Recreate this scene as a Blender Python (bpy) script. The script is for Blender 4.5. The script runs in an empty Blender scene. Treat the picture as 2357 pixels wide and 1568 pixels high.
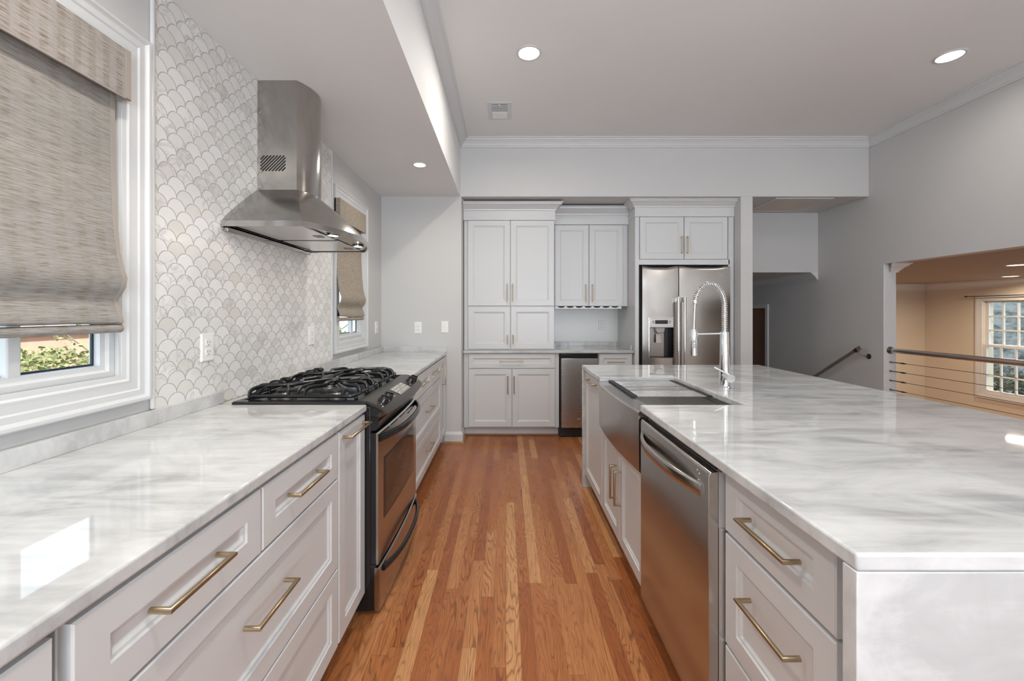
import bpy, bmesh, math, random
from mathutils import Vector, Matrix
random.seed(7)
C = bpy.context.scene
COL = C.collection
# ------------------------------------------------------------------ camera
F = 950.0; W = 2357.0; H = 1.308
cam = bpy.data.cameras.new('camera'); co = bpy.data.objects.new('camera', cam); COL.objects.link(co)
cam.sensor_width = 36; cam.lens = F * 36 / W
cam.shift_x = (1178.5 - 1165) / W; cam.shift_y = -64 / W
cam.clip_start = .02
co.location = (0, 0, H); co.rotation_euler = (math.pi / 2, 0, 0)
C.camera = co
# ------------------------------------------------------------------ world, sun, exposure
C.view_settings.view_transform = 'Standard'; C.view_settings.look = 'None'
C.view_settings.gamma = 1; C.view_settings.use_curve_mapping = False
C.view_settings.exposure = 0.12
wd = bpy.data.worlds.new('sky'); C.world = wd; wd.use_nodes = True
wn = wd.node_tree; bg = wn.nodes['Background']
bg.inputs[0].default_value = (.80, .90, 1.0, 1); bg.inputs[1].default_value = 2.6
sun = bpy.data.lights.new('sun', 'SUN'); so = bpy.data.objects.new('sun', sun); COL.objects.link(so)
sun.energy = 10.0; sun.angle = .03; sun.color = (1, .93, .82)
so.rotation_euler = Vector((-.62, -.25, -.62)).to_track_quat('-Z', 'Y').to_euler()   # over the house: lights the garden outside the left windows


def area_light(name, loc, rot, sx, sy, power, color, shape='RECTANGLE', parent=None, spread=180):
    l = bpy.data.lights.new(name, 'AREA'); l.shape = shape; l.size = sx; l.size_y = sy
    l.energy = power; l.color = color; l.spread = math.radians(spread)
    o = bpy.data.objects.new(name, l); COL.objects.link(o); o.location = loc; o.rotation_euler = rot
    if parent: o.parent = parent
    return o


# added fill lights, unseen: two behind the camera, one in the lower room
FILL_TINT = (.78, .89, 1.0)
area_light('rear_fill', (1.15, -3.1, 1.75), (math.radians(90), 0, 0), 2.5, 2.0, 12, FILL_TINT)  # added fill facing the pantry, standing in for daylight
area_light('rear_upward_fill', (1.15, -3.1, .9), (math.radians(167), 0, 0), 2.5, .8, 255, (.84, .92, 1.0))  # added fill tilted upward to brighten the ceiling
area_light('lower_room_fill', (6.9, 2.0, .75), (0, math.radians(90), 0), 1.6, 2.0, 9, (1, .95, .88))  # added fill brightening the lower room; the wall behind it is solid


# ------------------------------------------------------------------ node materials
class M:
    def __init__(s, name, rough=.5, metal=0.0, color=(.8, .8, .8), spec=.5, coat=0.0):
        s.m = bpy.data.materials.new(name); s.m.use_nodes = True; s.t = s.m.node_tree
        s.b = s.t.nodes['Principled BSDF']
        s.set('Base Color', (*color, 1)); s.set('Roughness', rough); s.set('Metallic', metal)
        s.set('Specular IOR Level', spec); s.set('Coat Weight', coat)

    def set(s, k, v):
        if isinstance(v, bpy.types.NodeSocket): s.t.links.new(v, s.b.inputs[k])
        else: s.b.inputs[k].default_value = v

    def n(s, typ, ins=None, **props):
        nd = s.t.nodes.new(typ)
        for k, v in props.items(): setattr(nd, k, v)
        for k, v in (ins or {}).items():
            if isinstance(v, bpy.types.NodeSocket): s.t.links.new(v, nd.inputs[k])
            else: nd.inputs[k].default_value = v
        return nd

    def math(s, op, a, b=0.0, c=None):
        i = {0: a, 1: b}
        if c is not None: i[2] = c
        return s.n('ShaderNodeMath', i, operation=op).outputs[0]

    def pos(s, scale=(1, 1, 1), rot=(0, 0, 0)):
        g = s.n('ShaderNodeNewGeometry')
        return s.n('ShaderNodeMapping', {'Vector': g.outputs['Position'], 'Scale': scale, 'Rotation': rot}).outputs[0]

    def noise(s, vec, scale, detail=3.0, rough=.5, dist=0.0):
        return s.n('ShaderNodeTexNoise', {'Vector': vec, 'Scale': scale, 'Detail': detail, 'Roughness': rough, 'Distortion': dist}).outputs[0]

    def ramp(s, fac, stops):
        r = s.n('ShaderNodeValToRGB', {0: fac}); e = r.color_ramp.elements
        while len(e) < len(stops): e.new(.5)
        for k, (p, c) in enumerate(stops):
            e[k].position = p; e[k].color = (c, c, c, 1) if not isinstance(c, tuple) else (*c, 1)
        return r.outputs[0]

    def mix(s, fac, a, b, typ='MIX'):
        nd = s.n('ShaderNodeMix', data_type='RGBA', blend_type=typ)
        for k, v in ((0, fac), (6, a), (7, b)):
            if isinstance(v, bpy.types.NodeSocket): s.t.links.new(v, nd.inputs[k])
            else: nd.inputs[k].default_value = v if k == 0 else (*v, 1)
        return nd.outputs[2]

    def bump(s, h, strength=.2, dist=.002):
        s.set('Normal', s.n('ShaderNodeBump', {'Height': h, 'Strength': strength, 'Distance': dist}).outputs[0])


def paint(name, col, rough=.6, var=.03):
    m = M(name, rough)
    n = m.noise(m.pos(), 1.7, 2)
    m.set('Base Color', m.mix(n, tuple(c * (1 - var) for c in col), tuple(c * (1 + var) for c in col)))
    return m.m


def metal(name, col, rough, streak=None, amt=.25, smear=0):
    m = M(name, rough, 1.0, col)
    if streak:
        n = m.noise(m.pos(streak), 1.0, 3)
        m.set('Roughness', m.math('MULTIPLY_ADD', n, amt * 2 * rough, rough * (1 - amt)))
        m.bump(n, .025, .0005)
    if smear:
        n2 = m.noise(m.pos((5, 5, 2.2)), 1.6, 5, .6, 1.2)
        m.set('Base Color', m.mix(n2, tuple(c * (1 - smear) for c in col), tuple(min(1, c * (1 + smear)) for c in col)))
    return m.m


def marble(name, sx=(.55, 1.2, 1.0), lo=.48):
    m = M(name, .03, 0, spec=.5)
    p = m.pos(sx)
    cloud = m.noise(p, 6.0, 7, .60, .8)
    big = m.noise(p, 1.8, 3, .5, .4)
    fine = m.noise(m.pos((.35, 3.2, 2.2)), 9.0, 5, .6, .6)
    v = m.math('ABSOLUTE', m.math('SUBTRACT', m.noise(m.pos(sx, (.3, .2, .35)), 3.0, 6, .55, 1.4), .5))
    vein = m.ramp(v, [(0.0, 1.0), (.02, .25), (.05, 0.0)])
    f = m.math('ADD', m.math('MULTIPLY', cloud, .52), m.math('ADD', m.math('MULTIPLY', big, .26), m.math('MULTIPLY', fine, .22)))
    c = m.ramp(f, [(.38, (lo * .76, lo * .77, lo * .77)), (.455, (.49, .498, .50)), (.52, (.58, .588, .59)), (.60, (.645, .652, .655))])
    warm = m.ramp(m.noise(p, 2.6, 2), [(.5, 0.0), (.7, .3)])
    c = m.mix(warm, c, m.mix(.5, c, (.78, .73, .66), 'MULTIPLY'))
    c = m.mix(m.math('MULTIPLY', vein, .16), c, (.42, .42, .42))
    m.set('Base Color', c)
    return m.m


def tile_mat():
    m = M('scallop_tile', .28, 0)
    g = m.n('ShaderNodeNewGeometry'); sp = m.n('ShaderNodeSeparateXYZ', {0: g.outputs['Position']})
    w_, h_ = .0845, .0408
    y = m.math('DIVIDE', m.math('SUBTRACT', sp.outputs[1], 1.4805), w_); z = m.math('DIVIDE', m.math('SUBTRACT', sp.outputs[2], .9245), h_)
    r = m.math('FLOOR', z); par = m.math('MODULO', m.math('ADD', r, 200), 2)
    ux = m.math('ADD', y, m.math('MULTIPLY', par, .5))
    uo = m.math('ADD', y, m.math('MULTIPLY', m.math('SUBTRACT', 1.0, par), .5))
    px = m.math('MULTIPLY', m.math('SUBTRACT', m.math('FRACT', ux), .5), 2.0); pz = m.math('FRACT', z)
    d = m.math('SQRT', m.math('ADD', m.math('MULTIPLY', px, px), m.math('MULTIPLY', pz, pz)))
    outside = m.math('GREATER_THAN', d, 1.0)
    ca = m.n('ShaderNodeCombineXYZ', {0: m.math('FLOOR', ux), 1: r}).outputs[0]
    cb = m.n('ShaderNodeCombineXYZ', {0: m.math('FLOOR', uo), 1: m.math('ADD', r, 1)}).outputs[0]
    cid = m.n('ShaderNodeMix', {0: outside, 4: ca, 5: cb}, data_type='VECTOR').outputs[1]
    wn_ = m.n('ShaderNodeTexWhiteNoise', {'Vector': cid}, noise_dimensions='3D')
    tone = m.ramp(wn_.outputs['Value'], [(0, (.66, .645, .61)), (.15, (.71, .705, .68)), (.5, (.745, .74, .725)), (1, (.775, .775, .765))])
    off = m.n('ShaderNodeVectorMath', {0: g.outputs['Position'], 1: m.n('ShaderNodeVectorMath', {0: wn_.outputs['Color'], 1: (9, 9, 9)}, operation='MULTIPLY').outputs[0]}, operation='ADD').outputs[0]
    nz = m.noise(off, 13, 4, .55, .9)
    v = m.math('ABSOLUTE', m.math('SUBTRACT', nz, .5))
    has = m.math('MULTIPLY', m.math('GREATER_THAN', m.n('ShaderNodeSeparateXYZ', {0: wn_.outputs['Color']}).outputs[1], .55), .62)
    vein = m.math('MULTIPLY', m.ramp(v, [(0, .75), (.02, .3), (.06, 0)]), has)
    c = m.mix(vein, tone, (.36, .35, .33))
    blot = m.ramp(m.noise(off, 9, 3), [(.54, 0.0), (.75, .7)])
    c = m.mix(m.math('MULTIPLY', blot, .6), c, (.62, .60, .57))
    gd = m.math('ABSOLUTE', m.math('SUBTRACT', d, 1.0))
    gm = m.ramp(gd, [(0.0, 1.0), (.032, 1.0), (.050, 0.0)])
    m.set('Base Color', m.mix(gm, c, (.40, .395, .385)))
    m.set('Roughness', m.math('MULTIPLY_ADD', gm, .5, .24))
    m.bump(m.math('SUBTRACT', 1.0, gm), .35, .0015)
    return m.m


def floor_mat():
    m = M('oak_strip', .3, 0, spec=.3)
    g = m.n('ShaderNodeNewGeometry'); sp = m.n('ShaderNodeSeparateXYZ', {0: g.outputs['Position']})
    bw = .0572
    x = m.math('DIVIDE', sp.outputs[0], bw); row = m.math('FLOOR', x)
    rn = m.n('ShaderNodeTexWhiteNoise', {'W': row}, noise_dimensions='1D').outputs['Value']
    ln = m.math('MULTIPLY_ADD', rn, .5, .55)
    yy = m.math('DIVIDE', m.math('ADD', sp.outputs[1], m.math('MULTIPLY', rn, 37.0)), ln)
    pid = m.n('ShaderNodeCombineXYZ', {0: row, 1: m.math('FLOOR', yy)}).outputs[0]
    wn_ = m.n('ShaderNodeTexWhiteNoise', {'Vector': pid}, noise_dimensions='3D')
    tone = m.ramp(wn_.outputs['Value'], [(0, (.31, .095, .030)), (.3, (.38, .130, .042)), (.65, (.43, .165, .058)), (.9, (.49, .21, .08)), (1, (.58, .30, .13))])
    offv = m.n('ShaderNodeVectorMath', {0: wn_.outputs['Color'], 1: (30, 30, 30)}, operation='MULTIPLY').outputs[0]
    p = m.n('ShaderNodeVectorMath', {0: g.outputs['Position'], 1: offv}, operation='ADD').outputs[0]
    pm = m.n('ShaderNodeMapping', {'Vector': p, 'Scale': (1, .11, 1)}).outputs[0]
    warp = m.noise(pm, 9, 3, .45, .25)
    ring = m.math('FRACT', m.math('MULTIPLY', warp, 30.0))
    grain = m.ramp(ring, [(0, .25), (.10, 0.0), (.62, 0.0), (.88, .9), (1, .25)])
    pore = m.noise(m.n('ShaderNodeMapping', {'Vector': p, 'Scale': (1, .035, 1)}).outputs[0], 260, 2, .6)
    poref = m.ramp(pore, [(.50, 0.0), (.66, .6)])
    c = m.mix(m.math('MULTIPLY', grain, m.math('MULTIPLY_ADD', m.n('ShaderNodeSeparateXYZ', {0: wn_.outputs['Color']}).outputs[2], .5, .38)), tone, (.115, .040, .014))
    c = m.mix(m.math('MULTIPLY', poref, .6), c, (.14, .05, .02))
    fx = m.math('ABSOLUTE', m.math('SUBTRACT', m.math('FRACT', x), .5))
    fy = m.math('ABSOLUTE', m.math('SUBTRACT', m.math('FRACT', yy), .5))
    gap = m.math('MAXIMUM', m.ramp(fx, [(.478, 0.0), (.49, 1.0)]), m.ramp(fy, [(.4975, 0.0), (.4988, 1.0)]))
    c = m.mix(m.math('MULTIPLY', gap, .32), c, (.07, .022, .008))
    m.set('Base Color', c)
    m.set('Roughness', m.math('MULTIPLY_ADD', grain, .1, .26))
    m.bump(m.math('SUBTRACT', 1.0, gap), .12, .0008)
    return m.m


def shade_mat(name, light, dark, grey, band=.058):
    m = M(name, .85, 0, spec=.2)
    g = m.n('ShaderNodeNewGeometry'); sp = m.n('ShaderNodeSeparateXYZ', {0: g.outputs['Position']})
    s1 = m.noise(m.n('ShaderNodeMapping', {'Vector': g.outputs['Position'], 'Scale': (20, 20, 420)}).outputs[0], 1.0, 3, .6)
    s2 = m.noise(m.n('ShaderNodeMapping', {'Vector': g.outputs['Position'], 'Scale': (9, 34, 330)}).outputs[0], 1.0, 2, .6)
    big = m.noise(m.n('ShaderNodeMapping', {'Vector': g.outputs['Position'], 'Scale': (3, 1.2, 9)}).outputs[0], 1.0, 2)
    bandf = m.math('ABSOLUTE', m.math('SUBTRACT', m.math('FRACT', m.math('DIVIDE', sp.outputs[1], band)), .5))
    bm_ = m.ramp(bandf, [(.18, 0.0), (.30, .45)])
    c = m.ramp(s1, [(.30, dark), (.44, tuple((a + b) / 2 for a, b in zip(dark, light))), (.58, light), (.75, tuple(min(1, a * 1.12) for a in light))])
    c = m.mix(m.ramp(s2, [(.30, .8), (.40, 0.0)]), c, dark)
    c = m.mix(m.math('MULTIPLY', bm_, m.math('MULTIPLY_ADD', big, .9, .1)), c, grey)
    m.set('Base Color', c)
    m.bump(s1, .5, .002)
    return m.m


WALLC = (.57, .567, .56)
WALL = paint('wall_paint', WALLC, .55)
CEIL = paint('ceiling_paint', (.75, .755, .755), .7)
TRIM = paint('trim_paint', (.62, .63, .635), .35, .01)
CAB = paint('cabinet_paint', (.615, .622, .625), .33, .01)
CREAM = paint('cream_wall', (.64, .57, .47), .6)
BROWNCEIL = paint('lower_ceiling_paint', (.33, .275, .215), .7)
DOORBROWN = paint('brown_door', (.20, .09, .045), .5, .1)
TILE = tile_mat(); OAK = floor_mat()
MARB = marble('marble'); MARBV = marble('marble_upright', (.9, .9, .7), .60)
STEEL = metal('stainless', (.60, .58, .56), .26, (3, 3, 420), .2, .06)
STEELH = metal('stainless_horizontal', (.50, .475, .45), .20, (3, 420, 420), .2, .05)
HOODM = metal('hood_steel', (.46, .44, .415), .19, (4, 4, 300), .3, .25)
RAILM = metal('rail_satin', (.70, .69, .67), .42)
SATIN = metal('satin_steel', (.70, .69, .68), .24)
BASIN = metal('basin_steel', (.74, .73, .71), .30)
DIMST = metal('dim_steel', (.34, .31, .29), .30)
BRIGHT = metal('polished_steel', (.72, .71, .70), .12)
CHROME = metal('chrome', (.82, .83, .84), .05)
BRASS = metal('satin_brass', (.50, .40, .265), .30, (200, 200, 200), .15)
DARKMET = metal('dark_bronze', (.20, .18, .165), .3)
BLACK = M('black_enamel', .18, 0, (.012, .012, .013)).m
BLACKM = M('matte_black', .42, 0, (.016, .016, .017)).m
IRON = M('cast_iron', .22, 0, (.009, .010, .011), spec=.5).m
PANELGREY = M('range_panel', .35, .55, (.052, .046, .041)).m
DISP = M('display_film', .3, 0, (.26, .255, .24)).m
OVENGLASS = M('oven_glass', .06, 0, (.03, .022, .016), spec=.8).m
PLASTIC = paint('white_plastic', (.82, .81, .79), .3, .01)
SLOT = M('slot_dark', .6, 0, (.02, .02, .02)).m
GREY = paint('grey_print', (.42, .42, .42), .5)
WHITEPRINT = paint('white_print', (.75, .75, .73), .5)
SHOE = paint('stained_wood', (.33, .15, .06), .4, .1)
SHADE = shade_mat('woven_shade', (.335, .315, .29), (.185, .16, .135), (.345, .335, .33))
VAL = shade_mat('woven_valance', (.335, .305, .28), (.15, .118, .095), (.40, .385, .38), .042)
SHADE2 = shade_mat('woven_shade_far', (.38, .33, .27), (.22, .18, .14), (.44, .40, .355), .03)
PENCIL = paint('pencil_marble', (.66, .66, .655), .25, .08)
TAPE = paint('taupe_tape', (.33, .29, .255), .8)
GRILLE = paint('grille_filter', (.50, .45, .40), .8, .2)
RUBBER = M('black_rubber', .5, 0, (.02, .023, .027)).m
NAVY = M('window_gasket', .5, 0, (.015, .025, .04)).m


def glass_mat():
    m = M('window_glass', 0, 0, (1, 1, 1)); t = m.t
    tr = m.n('ShaderNodeBsdfTransparent', {0: (.93, .96, .97, 1)}); gl = m.n('ShaderNodeBsdfGlossy', {'Roughness': 0.0})
    fr = m.n('ShaderNodeFresnel', {'IOR': 1.45})
    bf = m.n('ShaderNodeNewGeometry').outputs['Backfacing']
    mx = m.n('ShaderNodeMixShader', {0: m.math('MULTIPLY', fr.outputs[0], m.math('SUBTRACT', 1.0, bf)), 1: tr.outputs[0], 2: gl.outputs[0]})
    t.links.new(mx.outputs[0], t.nodes['Material Output'].inputs[0]); return m.m


GLASS = glass_mat()


def emit(name, col, s):
    m = M(name); m.set('Emission Color', (*col, 1)); m.set('Emission Strength', s); m.set('Base Color', (*col, 1)); return m.m


LAMP = emit('lamp_lens', (1, .96, .90), 7.0)
LAMPW = emit('warm_lamp_lens', (1, .80, .55), 6.0)


# ------------------------------------------------------------------ mesh builder
class MB:
    def __init__(s): s.bm = bmesh.new()

    def box(s, x0, x1, y0, y1, z0, z1):
        v = [s.bm.verts.new((x, y, z)) for x in (x0, x1) for y in (y0, y1) for z in (z0, z1)]
        for f in ((0, 1, 3, 2), (4, 6, 7, 5), (0, 4, 5, 1), (2, 3, 7, 6), (0, 2, 6, 4), (1, 5, 7, 3)):
            s.bm.faces.new([v[i] for i in f])
        return s

    def mbox(s, P, u0, u1, w0, w1, z0, z1):
        v = [s.bm.verts.new(P(u, w, z)) for u in (u0, u1) for w in (w0, w1) for z in (z0, z1)]
        for f in ((0, 1, 3, 2), (4, 6, 7, 5), (0, 4, 5, 1), (2, 3, 7, 6), (0, 2, 6, 4), (1, 5, 7, 3)):
            s.bm.faces.new([v[i] for i in f])
        return s

    def loft(s, rings, closed=True, caps=True):
        R = [[s.bm.verts.new(p) for p in r] for r in rings]
        n = len(R[0])
        for a, b in zip(R, R[1:]):
            for i in range(n if closed else n - 1):
                j = (i + 1) % n
                try: s.bm.faces.new((a[i], a[j], b[j], b[i]))
                except ValueError: pass
        if caps:
            s.bm.faces.new(R[0][::-1]); s.bm.faces.new(R[-1])
        return s

    def prism(s, pts, ax, a, b):
        """2-D outline pts extruded along axis ax ('x','y','z') from a to b"""
        f = {'x': lambda p, t: (t, p[0], p[1]), 'y': lambda p, t: (p[0], t, p[1]), 'z': lambda p, t: (p[0], p[1], t)}[ax]
        return s.loft([[f(p, a) for p in pts], [f(p, b) for p in pts]])

    def cyl(s, p0, p1, r, r2=None, n=20):
        p0, p1 = Vector(p0), Vector(p1); d = (p1 - p0).normalized()
        a = d.orthogonal().normalized(); b = d.cross(a)
        r2 = r if r2 is None else r2
        ring = lambda p, q: [p + (a * math.cos(t) + b * math.sin(t)) * q for t in [2 * math.pi * i / n for i in range(n)]]
        return s.loft([ring(p0, r), ring(p1, r2)])

    def lathe(s, c, prof, ax='z', n=28):
        """profile [(radius, height)] turned about an axis through c"""
        rings = []
        for r, h in prof:
            ring = []
            for i in range(n):
                t = 2 * math.pi * i / n; u, v = r * math.cos(t), r * math.sin(t)
                o = {'z': (u, v, h), 'x': (h, u, v), 'y': (u, h, v)}[ax]
                ring.append(Vector(c) + Vector(o))
            rings.append(ring)
        return s.loft(rings)

    def tube(s, path, r, n=10, ry=None, up=None):
        """mitred tube along a polyline"""
        P = [Vector(p) for p in path]; ry = ry or r
        d0 = (P[1] - P[0]).normalized()
        a = Vector(up) if up else d0.orthogonal()
        a = (a - d0 * a.dot(d0)).normalized(); b = d0.cross(a)
        ring = [P[0] + a * math.cos(t) * r + b * math.sin(t) * ry for t in [2 * math.pi * i / n for i in range(n)]]
        rings = [ring]
        for k in range(1, len(P)):
            d = (P[k] - P[k - 1]).normalized()
            if k < len(P) - 1:
                e = (P[k + 1] - P[k]).normalized(); nrm = (d + e)
                nrm = nrm.normalized() if nrm.length > 1e-6 else d
            else: nrm = d
            new = []
            for q in rings[-1]:
                den = d.dot(nrm); t = (P[k] - q).dot(nrm) / (den if abs(den) > 1e-4 else 1)
                new.append(q + d * t)
            rings.append(new)
        return s.loft(rings)

    def sphere(s, c, r, sc=(1, 1, 1), n=16):
        bmesh.ops.create_uvsphere(s.bm, u_segments=n, v_segments=n // 2 + 2, radius=r, matrix=Matrix.Translation(c) @ Matrix.Diagonal((*sc, 1)))
        return s

    def rings(s, P, u0, u1, z0, z1, prof, fill=True, back=False):
        """rectangular rings [(inset, depth)] joined face to face; fill closes the innermost"""
        R = [[P(u0 + i, w, z0 + i), P(u1 - i, w, z0 + i), P(u1 - i, w, z1 - i), P(u0 + i, w, z1 - i)] for i, w in prof]
        R = [[s.bm.verts.new(p) for p in r] for r in R]
        for a, b in zip(R, R[1:]):
            for i in range(4):
                j = (i + 1) % 4
                s.bm.faces.new((a[i], a[j], b[j], b[i]))
        if fill: s.bm.faces.new(R[-1])
        if back: s.bm.faces.new(R[0][::-1])
        return s

    def build(s, name, mat, parent=None, smooth=False, bevel=0, seg=2, angle=40, **kw):
        bmesh.ops.recalc_face_normals(s.bm, faces=s.bm.faces)
        org = Vector((0, 0, 0)); p = parent
        while p is not None: org += p.location; p = p.parent
        if parent is None and kw.get('origin'): org = Vector(kw['origin'])
        if org.length: bmesh.ops.translate(s.bm, vec=-org, verts=s.bm.verts)
        me = bpy.data.meshes.new(name); s.bm.to_mesh(me); s.bm.free()
        if smooth:
            me.shade_smooth(); me.set_sharp_from_angle(angle=math.radians(angle))
        o = bpy.data.objects.new(name, me); COL.objects.link(o); me.materials.append(mat)
        if parent is not None: o.parent = parent
        elif kw.get('origin'): o.location = kw['origin']
        if bevel:
            b = o.modifiers.new('edge', 'BEVEL'); b.width = bevel; b.segments = seg; b.limit_method = 'ANGLE'; b.angle_limit = math.radians(45)
            b.harden_normals = False
            if not smooth:
                me.shade_smooth(); me.set_sharp_from_angle(angle=math.radians(35))
        if kw.get('label'): tag(o, kw['label'], kw.get('cat'), kw.get('group'), kw.get('kind'))
        return o


def tag(o, label=None, cat=None, group=None, kind=None):
    for k, v in (('label', label), ('category', cat), ('group', group), ('kind', kind)):
        if v: o[k] = v
    return o


def thing(name, label, cat, loc, group=None, kind=None):
    o = bpy.data.objects.new(name, None); COL.objects.link(o); o.location = loc; o.empty_display_size = .05
    return tag(o, label, cat, group, kind)


def struct(mb, name, mat, label, cat, **kw):
    return mb.build(name, mat, label=label, cat=cat, kind='structure', **kw)


def bez(p0, p1, p2, p3, n=10):
    out = []
    for i in range(n + 1):
        t = i / n; a = [(1 - t) ** 3, 3 * t * (1 - t) ** 2, 3 * t * t * (1 - t), t ** 3]
        out.append(tuple(sum(w * p[k] for w, p in zip(a, (p0, p1, p2, p3))) for k in range(3)))
    return out


def catmull(pts, n=6):
    P = [Vector(p) for p in pts]; P = [2 * P[0] - P[1]] + P + [2 * P[-1] - P[-2]]; out = []
    for k in range(1, len(P) - 2):
        for i in range(n):
            t = i / n
            out.append(.5 * ((2 * P[k]) + (P[k + 1] - P[k - 1]) * t + (2 * P[k - 1] - 5 * P[k] + 4 * P[k + 1] - P[k + 2]) * t * t + (3 * P[k] - P[k - 1] - 3 * P[k + 1] + P[k + 2]) * t ** 3))
    out.append(P[-2]); return out


# ------------------------------------------------------------------ key dimensions
CT = .914; CB = .884                                  # worktop top and underside
XW = -1.255                                           # left wall
YB = 4.15                                             # back-left wall / soffit plane
XR = 3.65                                             # right wall
ZC, ZL, ZD = 3.05, 2.476, 1.78                        # main ceiling, low ceiling, lower-level ceiling
XS = -.46                                             # soffit edge
LC = -.598; LF = -.606                                # left worktop edge, cabinet fronts
IX0, IX1, IY0, IY1 = .573, 1.91, .674, 3.12           # island top
RY0, RY1 = 1.775, 2.535                               # range opening
ZLOW = -.66
# ------------------------------------------------------------------ the shell
struct(MB().box(XW - .06, XR, -3.3, YB + .05, -.12, 0).box(-.47, 2.48, YB + .05, 5.05, -.12, 0), 'floor', OAK, 'red-brown oak strip floor of the kitchen', 'floor')
struct(MB().box(XS - .06, XR + .12, -3.3, YB + .1, ZC, ZC + .1), 'ceiling', CEIL, 'high pale grey main ceiling with two recessed lights', 'ceiling')
struct(MB().box(XW - .06, XS - .06, -3.3, YB, ZL, ZL + .1).box(XS - .06, XS, -3.3, YB, ZL, ZC), 'ceiling_low', CEIL, 'lower ceiling strip and its upright edge over the range wall', 'ceiling')
# soffit over the pantry run, its end post and the underside of the recess and stair hall
mb = MB().box(XS - .06, XR, YB, YB + .1, ZL, ZC).box(-.45, XR, YB + .1, 5.05, ZL, ZL + .1).box(2.36, 2.48, YB, 7.0, ZLOW, ZL)
struct(mb, 'wall_soffit', WALL, 'pale grey soffit wall above the pantry run with its end post', 'wall', bevel=.003)
struct(MB().box(XW - .06, -.57, YB, YB + .12, 0, ZL + .1).box(-.57, -.45, YB, 5.05, 0, ZL), 'wall_back_left', WALL, 'pale grey wall at the end of the range run', 'wall')
struct(MB().box(-.45, 2.36, 4.925, 5.05, 0, ZL), 'wall_back', PLASTIC, 'pale wall behind the pantry cabinets', 'wall')
# left wall with two window openings
WZ0, WZ1 = 1.093, 2.145
W1 = (.20, 1.336); W2 = (3.085, 3.592)
mb = MB()
ys = [-3.3, W1[0], W1[1], W2[0], W2[1], YB]
for k in range(5):
    if k in (1, 3): mb.box(XW - .06, XW, ys[k], ys[k + 1], -.1, WZ0).box(XW - .06, XW, ys[k], ys[k + 1], WZ1, ZL)
    else: mb.box(XW - .06, XW, ys[k], ys[k + 1], -.1, ZL)
struct(mb, 'wall_left', WALL, 'pale grey wall with two windows behind the range run', 'wall')
# right wall with the opening onto the lower room
OY0, OY1 = .4, 4.0
mb = MB().box(XR, XR + .118, -3.3, OY0, 0, ZC).box(XR, XR + .118, OY0, OY1, ZD, ZC).box(XR, XR + .118, OY1, 5.735, ZLOW, ZC)
mb.box(XR, XR + .118, 5.735, 6.65, 1.41, ZC).box(XR, XR + .118, 6.65, 7.1, ZLOW, ZC).box(XR, XR + .118, -3.3, OY1, ZLOW, 0)
struct(mb, 'wall_right', WALL, 'grey right wall cut by a wide opening onto the lower room', 'wall')
# rear wall behind the camera, with an opening added to let light in
mb = MB().box(XW - .06, -.1, -3.3, -3.2, 0, ZC).box(2.4, XR, -3.3, -3.2, 0, ZC).box(-.1, 2.4, -3.3, -3.2, 2.4, ZC).box(-.1, 2.4, -3.3, -3.2, 0, .5)
struct(mb, 'wall_rear', WALL, 'pale rear wall opposite the pantry with an opening added for light', 'wall')
# stair hall header and lower ceiling beyond
struct(MB().box(2.48, XR, 4.83, 4.93, ZD, ZL), 'wall_header', WALL, 'pale header wall hanging over the stairs', 'wall')
struct(MB().box(2.48, XR, 4.93, 7.1, ZD, ZD + .1), 'ceiling_hall', WALL, 'low ceiling over the foot of the stairs', 'ceiling')
struct(MB().box(2.36, XR + .118, 7.0, 7.1, ZLOW, ZD), 'wall_hall_end', WALL, 'wall at the foot of the stairs', 'wall')
mb = MB()
for k in range(4): mb.box(2.48, XR, 4.2 + .28 * k, 4.2 + .28 * (k + 1), ZLOW, -.165 * (k + 1) + .0)
mb.box(2.48, XR, 5.32, 7.0, ZLOW - .1, ZLOW)
struct(mb, 'floor_stairs', OAK, 'oak stairs going down beside the right wall', 'stairs')
# lower room beyond the opening
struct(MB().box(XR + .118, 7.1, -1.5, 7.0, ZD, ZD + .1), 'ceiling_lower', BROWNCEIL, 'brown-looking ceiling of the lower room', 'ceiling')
struct(MB().box(XR + .118, 7.1, -1.5, 7.0, ZLOW - .1, ZLOW), 'floor_lower', OAK, 'floor of the lower room', 'floor')
struct(MB().box(XR + .118, 7.1, 6.9, 7.0, ZLOW, ZD).box(XR + .118, 7.1, -1.5, -1.4, ZLOW, ZD), 'wall_lower_end', CREAM, 'cream end wall of the lower room', 'wall')
FY0, FY1, FZ0, FZ1 = 4.955, 6.055, .15, 1.49
mb = MB().box(7.0, 7.15, -1.5, FY0, ZLOW, ZD).box(7.0, 7.15, FY1, 7.0, ZLOW, ZD).box(7.0, 7.15, FY0, FY1, ZLOW, FZ0).box(7.0, 7.15, FY0, FY1, FZ1, ZD)
struct(mb, 'wall_lower_side', CREAM, 'cream window wall of the lower room', 'wall')

# ------------------------------------------------------------------ crown mouldings
CROWN = [(0, 0), (.012, 0), (.014, .012), (.022, .016), (.026, .026), (.050, .052), (.066, .062), (.068, .072), (.082, .074), (.082, .084), (0, .084)]


def crown(mb, a, b, nrm, z, prof=CROWN, m0=0, m1=0, sc=1.0, szc=1.0):
    """profile (out, up) run from a to b on a wall whose outward normal is nrm; m0/m1 mitre each end by m*out"""
    a, b, nrm = Vector((*a, 0)), Vector((*b, 0)), Vector((*nrm, 0)); d = (b - a).normalized()
    r = []
    for p, m, sg in ((a, m0, 1), (b, m1, -1)):
        r.append([p + nrm * o * sc + d * sg * m * o * sc + Vector((0, 0, z + h * szc)) for o, h in prof])
    mb.loft(r)


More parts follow.
